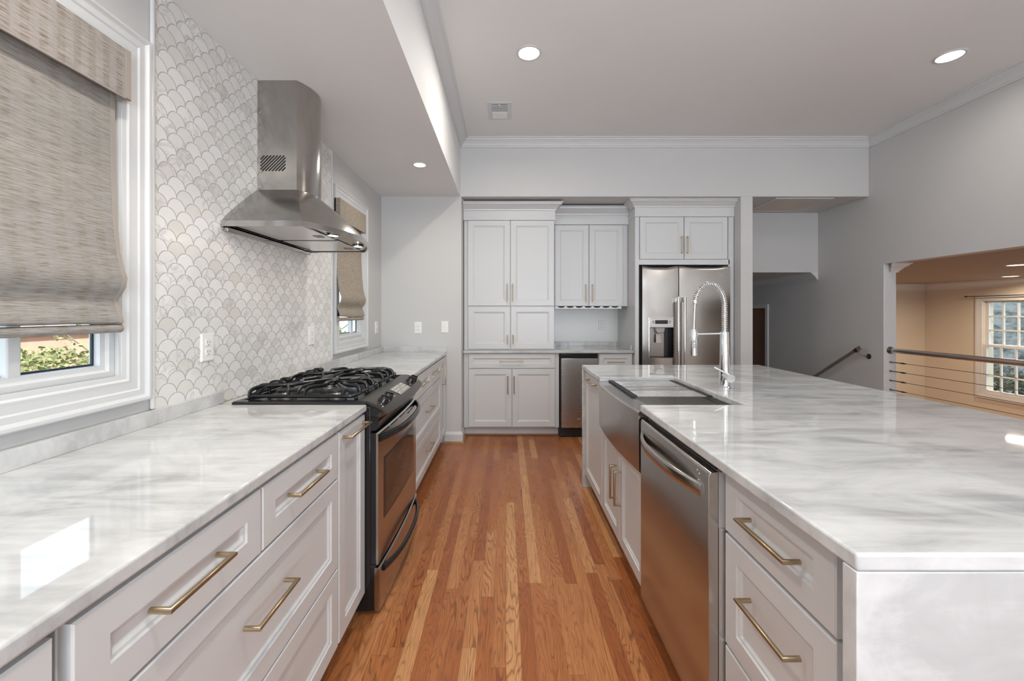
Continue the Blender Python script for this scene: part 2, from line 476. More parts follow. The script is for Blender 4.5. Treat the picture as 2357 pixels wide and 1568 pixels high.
mb = MB(); crown(mb, (XS, YB), (XR, YB), (0, -1), ZC - .084, m0=1, m1=1)
struct(mb, 'trim_crown_back', TRIM, 'white crown moulding along the soffit wall', 'crown moulding', smooth=True)
mb = MB(); crown(mb, (XS, -3.2), (XS, YB), (1, 0), ZC - .084, m1=1)
struct(mb, 'trim_crown_left', TRIM, 'white crown moulding along the ceiling step', 'crown moulding', smooth=True)
mb = MB(); crown(mb, (XR, YB), (XR, -3.2), (-1, 0), ZC - .084, m0=1)
struct(mb, 'trim_crown_right', TRIM, 'white crown moulding along the right wall', 'crown moulding', smooth=True)
mb = MB(); crown(mb, (XR, 4.83), (XR, 7.0), (-1, 0), ZD - .084)
struct(mb, 'trim_crown_stair', TRIM, 'white crown moulding under the stair header', 'crown moulding', smooth=True)
mb = MB(); crown(mb, (7.0, 6.9), (7.0, -1.4), (-1, 0), ZD - .11, m0=1, sc=1.2, szc=1.31); crown(mb, (XR + .118, 6.9), (7.0, 6.9), (0, -1), ZD - .11, m1=1, sc=1.2, szc=1.31)
struct(mb, 'trim_crown_lower', TRIM, 'cream crown moulding of the lower room', 'crown moulding', smooth=True)
# crown stub on the opening jamb
mb = MB(); crown(mb, (XR + .060, OY1 - .012), (XR + .118, OY1 - .012), (0, -1), ZD - .084, m0=-.7, m1=-1)
crown(mb, (XR + .118, OY1), (XR + .118, 6.9), (1, 0), ZD - .084, m0=-1)
struct(mb, 'trim_jamb_crown', TRIM, 'small white crown block at the top of the opening jamb', 'crown moulding', smooth=True)
struct(MB().box(XR - .0, XR + .119, OY1 - .012, OY1, 0, ZD), 'trim_jamb', TRIM, 'white painted jamb of the opening', 'jamb', bevel=.003)
# baseboard on the end wall with its stained shoe
BASEP = [(0, 0), (.016, 0), (.016, .085), (.010, .10), (.004, .112), (0, .112)]
SHOEP = [(0, 0), (.018, 0), (.016, .010), (.008, .018), (0, .018)]
mb = MB(); crown(mb, (-.62, YB), (-.45, YB), (0, -1), 0, BASEP, m1=-1); crown(mb, (-.45, YB), (-.45, 4.31), (1, 0), 0, BASEP, m0=-1)
struct(mb, 'baseboard_back', TRIM, 'short white baseboard on the end of the wall', 'baseboard')
mb = MB(); crown(mb, (-.62, YB - .016), (-.434, YB - .016), (0, -1), 0, SHOEP, m1=-1); crown(mb, (-.434, YB - .016), (-.434, 4.34), (1, 0), 0, SHOEP, m0=-1)
struct(mb, 'trim_shoe', SHOE, 'stained wood shoe moulding at the end of the wall', 'shoe moulding')

# ------------------------------------------------------------------ windows of the left wall
PL = lambda u, w, z: (XW + w, u, z)
CASING = [(0, 0), (0, .022), (.004, .025), (.012, .025), (.017, .019), (.022, .0165), (.040, .0165), (.045, .0125), (.066, .0115), (.070, .013), (.076, .013), (.082, .009), (.096, .008), (.096, 0)]


def left_window(n, y0, y1, label, muntins):
    t = thing('window_%d' % n, label, 'window', (XW, (y0 + y1) / 2, WZ0), kind='structure')
    MB().rings(PL, y0 - .10, y1 + .10, WZ0 - .085, WZ1 + .10, CASING, fill=False).build('casing', TRIM, t, smooth=True, angle=25)
    # jamb liner, then the sash
    MB().rings(PL, y0 - .004, y1 + .004, WZ0 - .004, WZ1 + .004, [(0, .006), (.010, .006), (.010, -.045), (0, -.045)], fill=False).build('jamb', TRIM, t)
    sash = MB(); sash.rings(PL, y0 + .008, y1 - .008, WZ0 + .008, WZ1 - .008,
                            [(0, -.045), (0, -.006), (.020, -.003), (.027, -.010), (.040, -.013), (.042, -.030), (.042, -.045)], fill=False)
    so_ = sash.build('sash', TRIM, t, smooth=True, angle=25)
    MB().rings(PL, y0 + .049, y1 - .049, WZ0 + .049, WZ1 - .049, [(0, -.036), (0, -.030), (.007, -.030), (.007, -.036)], fill=False).build('gasket', NAVY, so_)
    for my in muntins:
        MB().mbox(PL, my - .016, my + .016, -.046, -.013, WZ0 + .045, WZ1 - .045).build('muntin', TRIM, t, bevel=.004)
    MB().mbox(PL, y0 + .05, y1 - .05, -.034, -.031, WZ0 + .05, WZ1 - .05).build('glass_pane', GLASS, t)
    return t


left_window(1, W1[0], W1[1], 'white framed window under the large woven shade', [1.064, .80, .53])
left_window(2, W2[0], W2[1], 'white framed narrow window beyond the range', [3.40])


def roman_shade(y0, y1, label, vm, sm, side_return):
    t = thing('roman_shade', label, 'window shade', (XW + .03, (y0 + y1) / 2, 1.25), 'woven roman shades on the left wall')
    xv = -1.200
    v = MB().box(xv - .004, xv, y0, y1, 1.985, 2.14)
    v.build('valance', vm, t)
    for ya in (y0, y1 - .004): MB().box(XW + .012, xv - .004, ya, ya + .004, 1.985, 2.14).build('valance_return', vm, t)
    MB().box(xv - .005, xv + .0015, y1 - .016, y1 + .0015, 1.984, 2.141).box(xv - .005, xv + .0015, y0, y1, 1.983, 1.9862).build('valance_binding', TAPE, t)
    s0, s1 = y0 + .012, y1 - .012
    # hanging cloth: profile (x, z) from the head to the last fold
    prof = [(-1.238, 2.10), (-1.238, 1.95), (-1.236, 1.76), (-1.228, 1.60), (-1.217, 1.50), (-1.203, 1.445), (-1.195, 1.420), (-1.199, 1.392), (-1.214, 1.366), (-1.226, 1.352),
            (-1.220, 1.330), (-1.211, 1.302), (-1.206, 1.284), (-1.208, 1.279), (-1.220, 1.276), (-1.231, 1.278)]
    P = [Vector((x, 0, z)) for x, z in prof]
    def strip(ya, yb, off, thick):
        rings = []
        ny = max(2, int((yb - ya) / .05))
        for i in range(ny + 1):
            y = ya + (yb - ya) * i / ny
            wob = .0035 * math.sin(y * 9.0) + .002 * math.sin(y * 23)
            f, b = [], []
            for k, p in enumerate(P):
                d = (P[min(k + 1, len(P) - 1)] - P[max(k - 1, 0)]).normalized(); nn = Vector((-d.z, 0, d.x))
                q = p + Vector((wob * min(1, (2.1 - p.z) * 1.5), y, wob * .8 * (1 if p.z < 1.6 else 0)))
                f.append(q + nn * off); b.append(q + nn * (off - thick))
            rings.append(f + b[::-1])
        return MB().loft(rings)
    strip(s0 + .012, s1 - .012, 0, .004).build('shade_cloth', sm, t, smooth=True, angle=60)
    for ya, yb in ((s0, s0 + .014), (s1 - .014, s1)):
        strip(ya, yb, .0016, .0072).build('edge_binding', TAPE, t, smooth=True, angle=60)
    MB().cyl((-1.224, s0 - .002, 1.259), (-1.224, s1 + .002, 1.259), .0135).build('bottom_roll', sm, t, smooth=True)
    # headrail between the shade and the wall
    MB().box(XW + .012, -1.242, s0, s1, 2.09, 2.135).build('headrail', TRIM, t)
    return t


roman_shade(.18, 1.318, 'large woven reed roman shade over the window nearest the sink-side counter run', VAL, SHADE, False)
roman_shade(2.985, 3.53, 'narrow woven roman shade half hidden behind the range hood', SHADE2, SHADE2, True)
bpy.data.objects['roman_shade']['label'] = 'large woven roman shade beside the tiled wall, over a strip of garden view'

# ------------------------------------------------------------------ tiled backsplash
bs = thing('tile_backsplash', 'white marble fish-scale tile panel with grey grout behind the range', 'tile backsplash', (XW, 2.2, CT))
MB().box(XW + .0005, XW + .006, 1.462, 2.945, CT + .0005, ZL - .0005).build('tile_field', TILE, bs)
for a in (1.448, 2.945):
    MB().box(XW + .0005, XW + .014, a, a + .016, CT + .056 if a > 2 else CT + .053, ZL - .0005).build('pencil_trim', PENCIL, bs, bevel=.006, seg=3)

# ------------------------------------------------------------------ cabinet kit
def front(P, u0, u1, z0, z1, fw=.055, t=.02):
    return MB().rings(P, u0, u1, z0, z1, [(0, -t), (0, -.003), (.003, 0), (fw, 0), (fw + .002, -.005), (fw + .008, -.0055), (fw + .013, -.010), (fw + .016, -.011)], back=True)


def handle(P, parent, u, z, ln, vert=False, out=.034, r=.0058, legs=None):
    a, b = (-ln / 2, ln / 2)
    q = (lambda s, w: P(u, w, z + s)) if vert else (lambda s, w: P(u + s, w, z))
    return MB().tube([q(a, -.001), q(a, out), q(b, out), q(b, -.001)], r, 14).build('handle', BRASS, parent, smooth=True)


def cabinet(name, label, cat, P, u0, u1, depth, z0, z1, fronts, toe=True, group=None, toe_mat=None):
    base = Vector(P((u0 + u1) / 2, -depth / 2, 0 if toe else z0))
    t = thing(name, label, cat, base, group)
    MB().mbox(P, u0, u1, -depth, -.0205, z0, z1).build('carcass', CAB, t, bevel=.0015)
    if toe: MB().mbox(P, u0, u1, -depth, -.085, 0, z0).build('toe_kick', toe_mat or CAB, t)
    for f in fronts:
        kind, a, b, c, d, hs = f[:6]
        fw = f[6] if len(f) > 6 else .055
        o = front(P, a, b, c, d, fw).build(kind, CAB, t)
        for h in hs: handle(P, o, *h)
    return t


# ------------------------------------------------------------------ left run
P = lambda u, w, z: (LF + w, u, z)
DZ = (.105, .386, .392, .708, .714, .872)   # drawer heights from the floor up
DEP = LF - XW - .004
t = cabinet('base_cabinet', 'plain white base cabinet end at the near end of the left counter', 'cabinet', P, -.30, .5575, DEP, .1, CB - .001,
            [('door', -.295, .5535, .105, .872, [], .24)])
cabinet('drawer_cabinet', 'white drawer cabinet with four brass-handled drawers under the near left counter', 'cabinet', P, .574, 1.4925, DEP, .1, CB - .001,
        [('drawer', .577, 1.022, DZ[4], DZ[5], [(.785, .800, .162)]), ('drawer', 1.029, 1.489, DZ[4], DZ[5], [(1.235, .800, .172)]),
         ('drawer', .577, 1.489, DZ[2], DZ[3], [(1.045, .575, .175)]), ('drawer', .577, 1.489, DZ[0], DZ[1], [(1.045, .26, .175)])])
cabinet('pullout_cabinet', 'narrow white pull-out cabinet just before the black range', 'cabinet', P, 1.4955, 1.7735, DEP, .1, CB - .001,
        [('door', 1.499, 1.7715, .105, .872, [(1.635, .846, .21)])])
cabinet('drawer_cabinet', 'white drawer cabinet with four drawers beyond the range', 'cabinet', P, 2.537, 3.838, DEP, .1, CB - .001,
        [('drawer', 2.560, 3.305, DZ[4], DZ[5], [(2.95, .80, .19)]), ('drawer', 3.312, 3.832, DZ[4], DZ[5], [(3.48, .80, .19)]),
         ('drawer', 2.560, 3.832, DZ[2], DZ[3], [(3.21, .56, .19)]), ('drawer', 2.560, 3.832, DZ[0], DZ[1], [(3.21, .266, .19)])])
cabinet('base_cabinet', 'narrow white cabinet with one upright brass handle at the end of the range run', 'cabinet', P, 3.841, YB - .002, DEP, .1, CB - .001,
        [('door', 3.845, 4.145, .105, .872, [(3.90, .715, .17, True)], .05)])


def worktop(name, label, polys, group=None):
    t = thing(name, label, 'countertop', (polys[0][0][0], polys[0][0][1], CB), group)
    mb = MB()
    for pl in polys: mb.prism(pl, 'z', CB, CT)
    mb.build('slab', MARB, t, bevel=.006, seg=3)
    return t


XT = XW + .006
ct = worktop('countertop', 'long white marble countertop between the near window and the range',
             [[(XW + .001, -.35), (LC, -.35), (LC, RY0 - .002), (XW + .001, RY0 - .002)]])
MB().box(XT, XT + .018, -.35, 1.80, CT, CT + .052).build('upstand', MARBV, ct, bevel=.0015)
MB().box(XT, XT + .075, RY0, RY1, CB, CT - .001).build('rear_strip', MARBV, ct)
ct = worktop('countertop', 'white marble countertop in the far corner beyond the range',
             [[(XW + .001, RY1 + .002), (LC, RY1 + .002), (LC, YB - .001), (XW + .001, YB - .001)]])
MB().box(XT, XT + .018, 2.565, YB - .001, CT, CT + .055).build('upstand', MARBV, ct, bevel=.0015)
MB().box(XT + .018, LC, YB - .019, YB - .001, CT, CT + .055).build('upstand', MARBV, ct, bevel=.0015)

# ------------------------------------------------------------------ range
RG = thing('gas_range', 'black and stainless slide-in gas range set in the left counter', 'gas range', (-.9, 2.155, 0))
MB().box(-1.170, -.585, RY0 + .004, RY1 - .004, .02, .90).build('body', BLACK, RG, bevel=.003)
for fx in (-1.15, -.66):
    for fy in (RY0 + .06, RY1 - .06): MB().cyl((fx, fy, 0), (fx, fy, .021), .02).build('foot', BLACKM, RG)
PT = lambda u, w, z: (u, z, w)      # rectangular rings lying flat: u = x, z-slot = y, w = height
MB().rings(PT, -1.172, -.60, RY0 - .012, RY1 + .012, [(0, .9147), (0, .922), (.004, .927), (.028, .929), (.034, .925), (.045, .916), (.05, .916)], back=True).build('cooktop', BLACK, RG, smooth=True, angle=30)
# burners
for bx in (-1.04, -.80):
    for by in (1.955, 2.355):
        b = MB().lathe((bx, by, .916), [(.052, 0), (.050, .008), (.040, .010), (.038, .020), (.036, .021)]).build('burner', DIMST, RG, smooth=True)
        MB().lathe((bx, by, .937), [(.044, 0), (.046, .004), (.042, .009), (.02, .010), (.005, .010)]).build('burner_cap', BLACKM, b, smooth=True)
b = MB().lathe((-.92, 2.155, .916), [(.040, 0), (.038, .008), (.030, .010), (.028, .018)]).build('burner', DIMST, RG, smooth=True)
MB().lathe((-.92, 2.155, .934), [(.032, 0), (.034, .004), (.030, .009), (.004, .010)]).build('burner_cap', BLACKM, b, smooth=True)


def grate(y0, y1):
    mb = MB(); x0, x1 = -1.135, -.668; zf, zt = .942, .975
    R_ = .022
    def rr(z):  # rounded rectangle loop
        out = []
        for cx, cy, a0 in ((x1 - R_, y1 - R_, 0), (x0 + R_, y1 - R_, 90), (x0 + R_, y0 + R_, 180), (x1 - R_, y0 + R_, 270)):
            for i in range(5):
                t = math.radians(a0 + 22.5 * i); out.append((cx + R_ * math.cos(t), cy + R_ * math.sin(t), z))
        return out
    loop = rr(zf); mb.tube(loop + [loop[0], loop[1]], .0078, 8, .0078, (0, 0, 1))
    for x in (x0, x1):
        for y in (y0 + .03, (y0 + y1) / 2, y1 - .03):
            mb.cyl((x, y, .917), (x, y, zf), .009, .007, 8)
    ym = (y0 + y1) / 2
    for bx, sg in ((-1.04, -1), (-.80, 1)):
        xe = x0 if sg < 0 else x1
        # arched hook fingers from the front / back rail
        for dy in (-.075, .0, .075):
            p = [(xe, ym + dy * 1.25, zf), (xe - sg * .004, ym + dy * 1.25, zf + .022), (xe - sg * .02, ym + dy * 1.2, zt), (xe - sg * .06, ym + dy * 1.1, zt + .001), (bx + sg * .036, ym + dy * .5, zt)]
            mb.tube(catmull(p, 5), .0066, 8, .0095, (0, 1, 0))
        # side fingers sweeping in an S from the side rails
        for ye, s2 in ((y0, -1), (y1, 1)):
            for q in (-1, 1):
                p = [(bx + q * .085, ye, zf), (bx + q * .083, ye - s2 * .006, zf + .022), (bx + q * .07, ye - s2 * .03, zt), (bx + q * .05, ye - s2 * .065, zt), (bx + q * .028, ye - s2 * .10, zt)]
                mb.tube(catmull(p, 5), .0066, 8, .0095, (1, 0, 0))
        # curl around the burner
        arc = [(bx + .052 * math.cos(a) * 1.1, ym + .065 * math.sin(a), zt) for a in [math.radians(-60 + 15 * i if sg < 0 else 120 + 15 * i) for i in range(9)]]
        mb.tube(arc, .0068, 8, .0085, (0, 0, 1))
    # long S bar bridging both burners
    p = [(x0 + .02, y0 + .05, zf), (x0 + .05, y0 + .06, zt), (-.98, ym - .075, zt + .003), (-.92, ym, zt + .003), (-.86, ym + .075, zt + .003), (x1 - .05, y1 - .06, zt), (x1 - .02, y1 - .05, zf)]
    mb.tube(catmull(p, 6), .0068, 8, .009, (0, 1, 0))
    mb.tube([(-.92, y0, zf), (-.92, y0 + .02, zf + .02), (-.92, y0 + .05, zt - .002), (-.92, y1 - .05, zt - .002), (-.92, y1 - .02, zf + .02), (-.92, y1, zf)], .006, 8, .0075, (1, 0, 0))
    mb.build('grate', IRON, RG, smooth=True, angle=50)


grate(1.808, 2.150); grate(2.160, 2.502)
# control panel: outline (x, z) bowed along y
prof = [(-.640, .917), (-.640, .929), (-.612, .929), (-.585, .923), (-.552, .907), (-.525, .888), (-.512, .873), (-.519, .869), (-.531, .882), (-.556, .898), (-.588, .913), (-.612, .918)]
rings = []
for i in range(17):
    s = -1 + 2 * i / 16; y = 2.155 + s * .3785; bow = .022 * (1 - s * s)
    rings.append([(x + bow * max(0, (x + .64) / .12), y, z) for x, z in prof])
cp = MB().loft(rings).build('control_panel', PANELGREY, RG, smooth=True, angle=35)


rings = []
for i in range(9):
    s = -1 + i / 4; y = 2.155 + s * .372; bow = .016 * (1 - s * s)
    rings.append([(x + bow * max(0, (x + .64) / .12), y, z) for x, z in [(-.64, .842), (-.64, .916), (-.612, .917), (-.588, .911), (-.558, .895), (-.534, .878), (-.552, .842)]])
MB().loft(rings).build('panel_base', BLACK, RG, smooth=True, angle=35)


def on_panel(x, y):
    """point on the sloped panel top: returns height and frame"""
    s = (y - 2.155) / .3785; bow = .022 * (1 - s * s)
    pts = [(a + bow * max(0, (a + .64) / .12), z) for a, z in prof[2:7]]
    for (a, za), (b, zb) in zip(pts, pts[1:]):
        if a <= x <= b: return za + (zb - za) * (x - a) / (b - a)
    return pts[-1][1]


NP = Vector((.5, 0, .86)).normalized()
def panel_patch(x0, x1, y0, y1, mat, name, parent, up=.0012, n=4):
    R = []
    for i in range(n + 1):
        x = x0 + (x1 - x0) * i / n
        R.append([Vector((x, y, on_panel(x, y))) + NP * up for y in (y0, y1)] + [Vector((x, y, on_panel(x, y))) - NP * .002 for y in (y1, y0)])
    return MB().loft(R).build(name, mat, parent)


dsp = panel_patch(-.585, -.520, 2.045, 2.265, BLACK, 'display', cp)
film = panel_patch(-.580, -.524, 2.052, 2.258, DISP, 'display_film', cp, .0022)
def pmark(x, y, lx, ly, up=.003):
    z = on_panel(x, y); a = [Vector((x + sx * lx / 2, y + sy * ly / 2, on_panel(x + sx * lx / 2, y + sy * ly / 2))) + NP * up for sx, sy in ((-1, -1), (1, -1), (1, 1), (-1, 1))]
    MB().loft([a, [q - NP * .0015 for q in a]]).build('marking', WHITEPRINT, cp)
for r_ in range(3):
    for c_ in range(5):
        if (r_ * 5 + c_) % 4 != 3: pmark(-.570 + .017 * r_, 2.072 + .042 * c_, .0035, .018)
for y in (1.80, 1.90, 1.99, 2.32, 2.44, 2.50): pmark(-.538, y, .003, .012, .0012)
pmark(-.548, 1.812, .004, .004, .0012)
for ky in (1.852, 1.918, 2.372, 2.438):
    k0 = Vector((-.553, ky, on_panel(-.553, ky))); 
    kb = MB()
    a = NP.orthogonal().normalized(); bb = NP.cross(a)
    kb.loft([[k0 + NP * h + (a * math.cos(t) + bb * math.sin(t)) * r for t in [2 * math.pi * i / 24 for i in range(24)]]
             for r, h in ((.024, -.002), (.024, .004), (.0215, .008), (.0215, .018), (.019, .023), (.011, .0255), (.002, .026))])
    ko = kb.build('knob', BLACK, cp, smooth=True, angle=50)
    g = k0 + NP * .026
    MB().loft([[g + (bb * sy * .004 + a * sx * .020) + NP * h for sx, sy in ((-1, -1), (1, -1), (1, 1), (-1, 1))] for h in (-.006, .005)]).build('grip', BLACK, ko, bevel=.002)
# fascia under the panel, oven door, drawer
MB().prism([(-.585, .80), (-.585, .842), (-.545, .842), (-.560, .80)], 'y', RY0 + .004, RY1 - .004).build('fascia', BLACK, RG)


def bowed_slab(x, z0, z1, bow, t, ya=RY0 + .008, yb=RY1 - .008, n=14, top=0.0):
    R = []
    for i in range(n + 1):
        s = -1 + 2 * i / n; y = (ya + yb) / 2 + s * (yb - ya) / 2; xf = x + bow * (1 - s * s)
        R.append([(x - t, y, z0), (xf, y, z0), (xf, y, z1 - .006), (xf - .006, y, z1), (x - t, y, z1)])
    return MB().loft(R)


DRX = -.553
od = bowed_slab(DRX, .218, .788, .012, .009).build('oven_door', STEELH, RG, smooth=True, angle=30)
MB().box(-.586, DRX - .0085, RY0 + .009, RY1 - .009, .219, .786).build('door_core', BLACK, od)
bowx = lambda y: DRX + .012 * (1 - ((y - 2.155) / .372) ** 2)
def door_patch(y0, y1, z0, z1, mat, name, parent, up=.001, r=.02, n=12):
    R = []
    for i in range(n + 1):
        y = y0 + (y1 - y0) * i / n
        R.append([(bowx(y) + up, y, z0), (bowx(y) + up, y, z1), (bowx(y) - .003, y, z1), (bowx(y) - .003, y, z0)])
    return MB().loft(R).build(name, mat, parent, smooth=True, angle=30)
ow = door_patch(1.853, 2.432, .385, .662, BLACK, 'window_border', od)
door_patch(1.872, 2.413, .402, .645, OVENGLASS, 'window_glass', od, .0018)
for k in range(5):
    y = 1.815 + k * .14
    door_patch(y, y + .105, .7755, .781, SLOT, 'vent_slot', od, .0014, n=4)
for k in range(3):
    y = 2.27 + k * .075
    door_patch(y, y + .055, .752, .757, SLOT, 'vent_slot', od, .0014, n=3)
def arch_handle(z, x0, out, rz, rx, parent, ya, yb, dz=0):
    ym = (ya + yb) / 2; hw = (yb - ya) / 2; pts = []
    for i in range(25):
        s = -1 + i / 12; o = (1 - abs(s) ** 2.6)
        pts.append((x0 + out * o, ym + s * hw, z + dz * o))
    return MB().tube(pts, rx, 12, rz, (1, 0, 0)).build('handle', BLACK, parent, smooth=True, angle=60)
arch_handle(.762, DRX + .004, .062, .017, .011, od, 1.80, 2.51)
dr = bowed_slab(DRX + .006, .018, .205, .012, .022).build('warming_drawer', STEELH, RG, smooth=True, angle=30)
MB().box(-.586, DRX - .0155, RY0 + .009, RY1 - .009, .019, .204).build('drawer_core', BLACK, dr)
arch_handle(.178, DRX + .010, .050, .015, .010, dr, 1.83, 2.48)
MB().box(-.60, -.565, RY0 + .006, RY1 - .006, .205, .218).build('door_gap', BLACKM, RG)

# ------------------------------------------------------------------ range hood
HD = thing('range_hood', 'stainless chimney range hood with curved front on the tiled wall', 'range hood', (XT, 2.2, 1.687))
HX = XT + .001


def ring_curve(yc, hw, xc, bulge, z, n=18):
    """back corners at the wall, front corners at xc, front arc bulging to xc+bulge"""
    pts = [Vector((HX, yc - hw, z))]
    for i in range(n + 1):
        s = -1 + 2 * i / n; pts.append(Vector((xc + bulge * (1 - s * s), yc + s * hw, z)))
    pts.append(Vector((HX, yc + hw, z))); return pts


HYC = 2.205
MB().loft([ring_curve(HYC, .132, -1.052, .045, 1.925), ring_curve(HYC, .132, -1.052, .045, ZL - .001)]).build('chimney', HOODM, HD, smooth=True, angle=30)
ch = bpy.data.objects['chimney']
# seam of the sliding cover, screws and slanted vents on the near side
for zz in (1.94, 2.31):
    MB().lathe((HX + .012, HYC - .132, zz), [(.004, -.002), (.004, .0), (.002, .002)], 'y', 12).build('screw', BRIGHT, ch)
sl = MB()
yv = HYC - .1325
def slot(xa, za, xb, zb, w=.0036):
    a, b = Vector((xa, yv, za)), Vector((xb, yv, zb)); d = (b - a).normalized(); nn = Vector((-d.z, 0, d.x)) * w
    q = [a + nn, b + nn, b - nn, a - nn]; sl.loft([q, [p + Vector((0, .006, 0)) for p in q]])
vx0, vx1, vz0, vz1 = HX + .014, HX + .140, 2.020, 2.098
k = -4
for i in range(13):
    c0 = vx0 - (vz1 - vz0) + .0165 * i + .004
    xa, za, xb, zb = c0, vz0, c0 + (vz1 - vz0), vz1
    if xa < vx0: za += vx0 - xa; xa = vx0
    if xb > vx1: zb -= xb - vx1; xb = vx1
    if zb - za > .012: slot(xa, za, xb, zb)
sl.build('vent_slots', SLOT, ch)
rg_ = []
for i in range(8):
    f = i / 7; g = f ** 1.12
    rg_.append(ring_curve(HYC, .398 + (.132 - .398) * g, -.895 + (-1.052 + .895) * g, .118 + (.045 - .118) * g, 1.711 + (1.926 - 1.711) * f))
MB().loft(rg_).build('canopy', HOODM, HD, smooth=True, angle=30)
# rim band, hollow below
ro = ring_curve(HYC, .402, -.892, .119, 0); ri = ring_curve(HYC, .396, -.899, .119, 0)
zz = lambda ring, z: [Vector((p.x, p.y, z)) for p in ring]
rim = MB(); rim.loft([zz(ri, 1.700), zz(ri, 1.6865), zz(ro, 1.6865), zz(ro, 1.7115), zz(ri, 1.7125)], caps=False)
rim.bm.faces.new([rim.bm.verts.new(p) for p in zz(ri, 1.7005)])
rim.build('rim', STEELH, HD, smooth=True, angle=30)
for a, b in ((HYC - .375, HYC - .02), (HYC + .02, HYC + .365)):
    fo = MB().box(HX + .045, -.905, a, b, 1.692, 1.699).build('filter', SATIN, HD, bevel=.002)
    MB().box(-.965, -.925, (a + b) / 2 + .05, (a + b) / 2 + .10, 1.6895, 1.6921).lathe((-.945, (a + b) / 2 + .075, 1.688), [(.006, 0), (.006, .003)], n=12).build('latch', DARKMET, fo)
for ly in (HYC - .15, HYC + .19):
    lo = MB().lathe((-.860, ly, 1.690), [(.030, .009), (.033, .006), (.033, 0), (.026, -.001), (.024, .004)]).build('lamp', BRIGHT, HD, smooth=True)
    MB().lathe((-.860, ly, 1.6905), [(.022, 0), (.022, .004)]).build('lamp_lens', LAMP, lo)
    area_light('hood_lamp_light', (-.860, ly, 1.685), (0, 0, 0), .04, .04, .6, (1, .88, .70), 'DISK')
MB().box(HX, HX + .022, HYC - .385, HYC + .385, 1.668, 1.686).build('wall_bar', STEELH, HD, bevel=.002)

# ------------------------------------------------------------------ sockets and switches
def plate(name, label, P, u, z, kind, cat):
    t = thing(name, label, cat, P(u, 0, z), None)
    MB().rings(P, u - .036, u + .036, z - .058, z + .058, [(0, 0), (0, .003), (.003, .006), (.006, .0065)], back=True).build('cover_plate', PLASTIC, t)
    if kind == 'outlet':
        for dz in (-.0195, .0195):
            r = MB().mbox(P, u - .0165, u + .0165, .006, .0085, z + dz - .014, z + dz + .014).build('receptacle', PLASTIC, t, bevel=.004)
            MB().mbox(P, u - .008, u - .006, .008, .0088, z + dz - .002, z + dz + .007).mbox(P, u + .006, u + .008, .008, .0088, z + dz - .002, z + dz + .006).mbox(P, u - .002, u + .002, .008, .0088, z + dz - .010, z + dz - .006).build('slots', SLOT, r)
    else:
        MB().mbox(P, u - .005, u + .005, .006, .0075, z - .012, z + .012).mbox(P, u - .004, u + .004, .006, .014, z, z + .008).build('toggle', PLASTIC, t, bevel=.001)
    return t


PTILE = lambda u, w, z: (XT + w, u, z); PBL = lambda u, w, z: (u, YB - w, z); PNK = lambda u, w, z: (u, 4.925 - w, z)
plate('wall_outlet', 'white double outlet on the fish-scale tile near the large shade', PTILE, 1.722, 1.164, 'outlet', 'outlet')
plate('wall_outlet', 'white double outlet on the tile above the far edge of the range', PTILE, 2.64, 1.160, 'outlet', 'outlet')
plate('light_switch', 'white switch plate on the window wall right of the narrow window', PL, 3.985, 1.165, 'switch', 'switch')
plate('wall_outlet', 'white outlet on the grey end wall above the far corner counter', PBL, -.885, 1.157, 'outlet', 'outlet')
plate('light_switch', 'white switch plate on the grey end wall near the pantry', PBL, -.617, 1.164, 'switch', 'switch')
plate('wall_outlet', 'white outlet in the pantry nook beneath the stemware rack', PNK, 1.137, 1.158, 'outlet', 'outlet')

# ------------------------------------------------------------------ island
PI_ = lambda u, w, z: (.615 - w, u, z)
IDEP = .95
def icab(*a, **k): return cabinet(*a, **k)
icab('island_drawer_cabinet', 'white island drawer cabinet at the near end beside the dishwasher', 'cabinet', PI_, .7055, 1.160, .94, .1, CB - .001,
     [('drawer', .771, 1.160, .698, .872, [(.953, .785, .175)]), ('drawer', .771, 1.160, .384, .690, [(.953, .582, .175)]), ('drawer', .771, 1.160, .105, .376, [(.953, .27, .175)])])
P2 = lambda u, w, z: (.590 - w, u, z)
icab('sink_cabinet', 'white two-door cabinet under the apron sink', 'cabinet', P2, 1.768, 2.536, IDEP, .1, .612,
     [('door', 1.772, 2.150, .105, .612, [(2.195 - .075, .405, .17, True)]), ('door', 2.155, 2.532, .105, .612, [(2.205, .405, .17, True)])])
icab('island_cabinet', 'narrow white island cabinet with a horizontal brass handle at the far end', 'cabinet', P2, 2.539, IY1 - .031, IDEP, .1, CB - .001,
     [('door', 2.545, 3.080, .105, .872, [(2.80, .835, .22)])])
for k_, (a, b) in enumerate(((.7055, 3.088),)):
    MB().box(1.5565, 1.575, a, b, 0, CB - .001).build('island_back_panel', CAB, None, label='white back panel closing the seating side of the island', cat='panel')
it = thing('island_countertop', 'white marble waterfall island top with a cut-out for the apron sink', 'countertop', ((IX0 + IX1) / 2, 1.9, CB))
NX = 1.03; SY0, SY1 = 1.766, 2.532
r = .010
def arcq(cx, cy, a0, n=5): return [(cx + r * math.cos(math.radians(a0 + 90 * i / n)), cy + r * math.sin(math.radians(a0 + 90 * i / n))) for i in range(n + 1)]
outl = [(IX0, IY0), (IX1, IY0), (IX1, IY1), (IX0, IY1), (IX0, SY1)] + [(x, y) for x, y in arcq(NX - r, SY1 - r, 0)[::-1]] + [(x, y) for x, y in arcq(NX - r, SY0 + r, 270)[::-1]] + [(IX0, SY0)]
MB().prism(outl, 'z', CB, CT).build('slab', MARB, it, bevel=.005, seg=3)
for a, b in ((IY0, IY0 + .03), (IY1 - .03, IY1)):
    MB().box(IX0, IX1, a, b, 0.001, CB).build('waterfall_panel', MARBV, it, bevel=.002)

